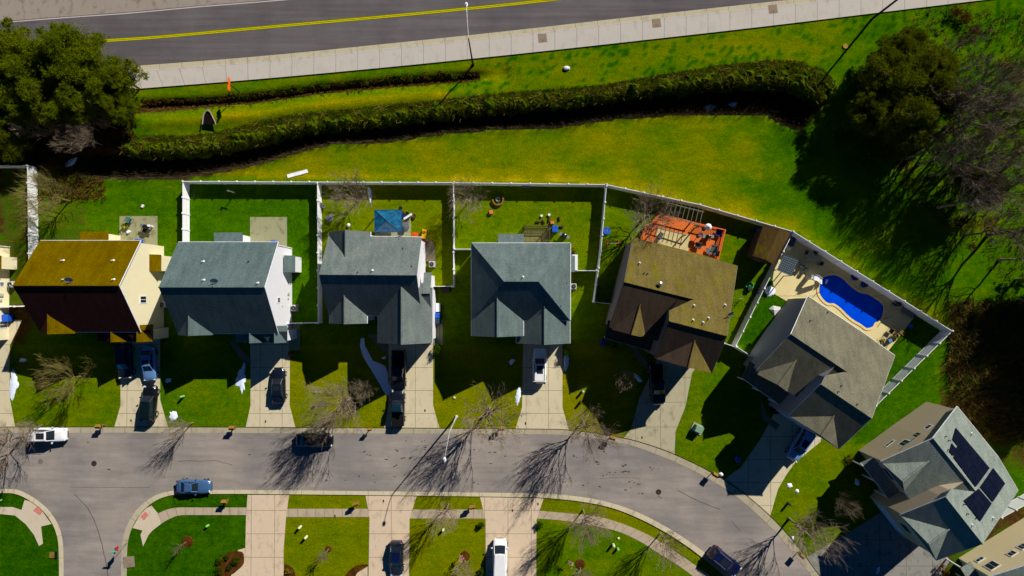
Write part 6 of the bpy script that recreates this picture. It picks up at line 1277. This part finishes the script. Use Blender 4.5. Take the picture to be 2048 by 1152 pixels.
for (u, v, lab) in ((1905, 28, 'low wine-red shrub at the upper edge of the right wood, left one'), (1925, 42, 'low wine-red shrub at the upper edge of the right wood, middle one'), (1942, 66, 'low wine-red shrub at the upper edge of the right wood, right one')): shrub(u, v, 1.3, 1.3, REDB, lab, 1500, size=.14)
shrub(1228, 690, .5, .7, BUSHG, 'dark shrub left of the tan-roofed porch')
shrub(963, 1048, .55, .9, BUSHG, 'round clipped bush at the top right corner of the lawn beside the white van', 1500); shrub(963, 1140, .6, .9, BUSHG, 'round clipped bush at the bottom beside the white van', 1500); shrub(1079, 1048, .6, 1.0, BUSHG, 'dark clipped bush right of the pale driveway with the white van', 1500)
DKB = leafmat('clipped_bush', (40, 62, 4), (66, 78, 8), .8)
for (u, v, r, lab) in ((440, 1120, .55, 'round clipped bush in the corner bed, upper left'), (455, 1113, .4, 'small round bush in the corner bed, upper middle'), (474, 1118, .7, 'large round bush in the corner bed, right one'), (441, 1140, .7, 'large round bush in the corner bed, lower left'), (461, 1133, .45, 'bright round bush in the corner bed, lower middle')): shrub(u, v, r, r*1.3, DKB, lab, 1600, size=.1)
PINK = leafmat('pink_blossom', (205, 160, 140), (222, 186, 170), .8, .2); shrub(924, 1108, .55, 2.6, PINK, 'pale pink blossoming shrub on the lawn left of the white van', 700, 'flowering_shrub'); shrub(1138, 1118, .5, 2.8, PINK, 'pale pink blossoming shrub on the bottom right lawn', 600, 'flowering_shrub')
shrub(578, 1142, .6, .5, leafmat('dry_grass_tuft', (110, 100, 20), (150, 130, 30), .9), 'dry grassy shrub in the mulch bed right of the pale driveway')
tp = MB(); 
for k in range(5): tp.tube((-.6, .1*k, .1), (.3, .1*k-.5, .15), .04, n=4)
snow([(738, 372), (742, 378), (744, 396), (741, 408), (737, 396), (735, 378)], 'thin pale green-white streak of snow in the grass left of the gazebo')

# ---------------------------------------------------------------- rough vegetation of the ditch bank (uncountable)
rr = random.Random(5)
BANK = leafmat('rough_bank_growth', (38, 62, 2), (82, 94, 4), .9, .1); REED = leafmat('dry_reeds', (120, 108, 44), (156, 140, 70), .9, .15); BRN = leafmat('brown_bramble', (70, 46, 22), (98, 74, 30), .9, .1)
def bank_h(u, f):
    return (.1+.8*sm(0, .7, f)*(1-.3*sm(.8, 1, f)))
mb = MB(); us = [250+i*4.0 for i in range(int(1416/4)+1)]; NR = 14; vs = []; prof = []
for u in us:
    t_, b_ = interp(OTOP, u), interp(DTOP, u) if u < 1643 else 207+0*(u-1643)
    if u > 1643: b_ = 187+(1668-u)*.8
    for k in range(NR):
        f = k/(NR-1); v = t_+(b_+3-t_)*f+MN.noise(V((u/13, 3.3, 1+6*(k > 6))))*7+MN.noise(V((u/5, 8.1, 2+6*(k > 6))))*3; nz = MN.noise(V((u/22, v/14, 5)))*.7+MN.noise(V((u/9, v/9, 0)))*.35+MN.noise(V((u/3.5, v/3.5, 7)))*.3
        edge = min(1, k/4, (NR-1-k)/1.0)*min(1, (u-246)/12, (1668-u)/10+.05); p = P(u, v, 0); vs.append((p.x, p.y, gz(u, v)*.55-.1+edge*(bank_h(u, f)+nz)))
mb.add(vs, [(i*NR+k, (i+1)*NR+k, (i+1)*NR+k+1, i*NR+k+1) for i in range(len(us)-1) for k in range(NR-1)])
o = mb.build('bank_thicket', BANK, smooth=False); o['kind'] = 'stuff'; tag(o, 'rough olive thicket along the upper side of the ditch', 'thicket')
def tufts(name, pts, n, size, hgt, mat, lab, lean=.5, zf=None, wid=.1):
    vs = []; fs = []
    for _ in range(n):
        u, v, z0 = pts(); p = P(u, v, 0); p.z = z0
        for k in range(3):
            a = rr.uniform(0, 6.283); L = hgt*rr.uniform(.5, 1.2); w = size*rr.uniform(.4, 1); e = p+V((math.cos(a)*L*lean*rr.random(), math.sin(a)*L*lean*rr.random(), L)); s_ = V((-math.sin(a), math.cos(a), 0))*w*.5; q = p+V((rr.uniform(-wid, wid), rr.uniform(-wid, wid), 0))*3
            b = len(vs); vs += [q-s_, q+s_, e+s_*.4, e-s_*.4]; fs.append((b, b+1, b+2, b+3))
    m_ = MB(); m_.v = vs; m_.f = fs; o = m_.build(name, mat); o['kind'] = 'stuff'; return tag(o, lab, 'rough grass')
def bankpt():
    while True:
        u = rr.uniform(250, 1664); t_, b_ = interp(OTOP, u), interp(DTOP, u) if u < 1643 else 190
        if b_-t_ < 4: continue
        f = rr.random(); v = t_+(b_-t_)*f; return u, v, gz(u, v)*.55-.1+bank_h(u, f)*.75*min(1, (f+.05)*6)
tufts('bank_leaves', bankpt, 20000, .15, .2, BANK, 'leafy growth covering the ditch bank', 2.0)
tufts('bank_brambles', bankpt, 5000, .10, .24, BRN, 'brown brambles mixed into the ditch bank growth', 2.2)
def bankreed():
    u, v, z = bankpt(); return u, v, z
tufts('dry_stalks', bankreed, 500, .06, .7, REED, 'pale dry stalks poking out of the ditch bank', 1.6)
def lippt():
    u = rr.uniform(160, 1640); b_ = interp(DBOT, u); t_ = interp(DTOP, u); d = rr.expovariate(1/13.0); v = b_+1.5-min(d, max(2, (b_-t_)*.8)); return u, v, gz(u, v)
tufts('ditch_reeds', lippt, 6500, .06, 1.0, flat('dull_reed', (74, 62, 44), .9, 0, .3), 'dull brown reeds along the lower lip of the ditch', .8)
def swpt():
    u = rr.uniform(265, 960); v = interp(SWALE, u)+rr.gauss(0, 5); return u, v, gz(u, v)
tufts('swale_growth', swpt, 2600, .14, .28, BRN, 'brown dead growth in the small swale below the highway sidewalk', 1.2)
def woodpt():
    while True:
        u = rr.uniform(1690, 2060); v = rr.uniform(20, 560)
        if v < 60+(1800-u)*.9 or v > 600-(2048-u)*.9: continue
        if u < 1800 and v > 330: continue
        return u, v, 0
tufts('wood_undergrowth', woodpt, 2200, .14, .35, leafmat('wood_brush', (66, 50, 26), (98, 92, 28), .9, .1), 'brown and olive undergrowth on the floor of the right wood', 1.8)
def wood2():
    u = rr.uniform(1895, 2060); v = rr.uniform(600, 880); return u, v, 0
tufts('wood_undergrowth', wood2, 2600, .13, .7, leafmat('wood_brush_dull', (84, 66, 36), (116, 98, 44), .9, .1), 'dull undergrowth at the far right between the pool yard and the solar panel house', 1.6)
def leftpt():
    while True:
        u = rr.uniform(-30, 270); v = rr.uniform(215, 400)
        if v > 330 and (u < 70 or u > 210): continue
        return u, v, gz(u, v)
tufts('wood_undergrowth', leftpt, 2600, .14, .4, BRN, 'brown undergrowth and leaf litter below the left pine clump', 1.8)
def fieldpt():
    while True:
        u = rr.uniform(380, 1900); v = rr.uniform(230, 640)
        if not inpoly(u, v, FIELD): continue
        return u, v, 0
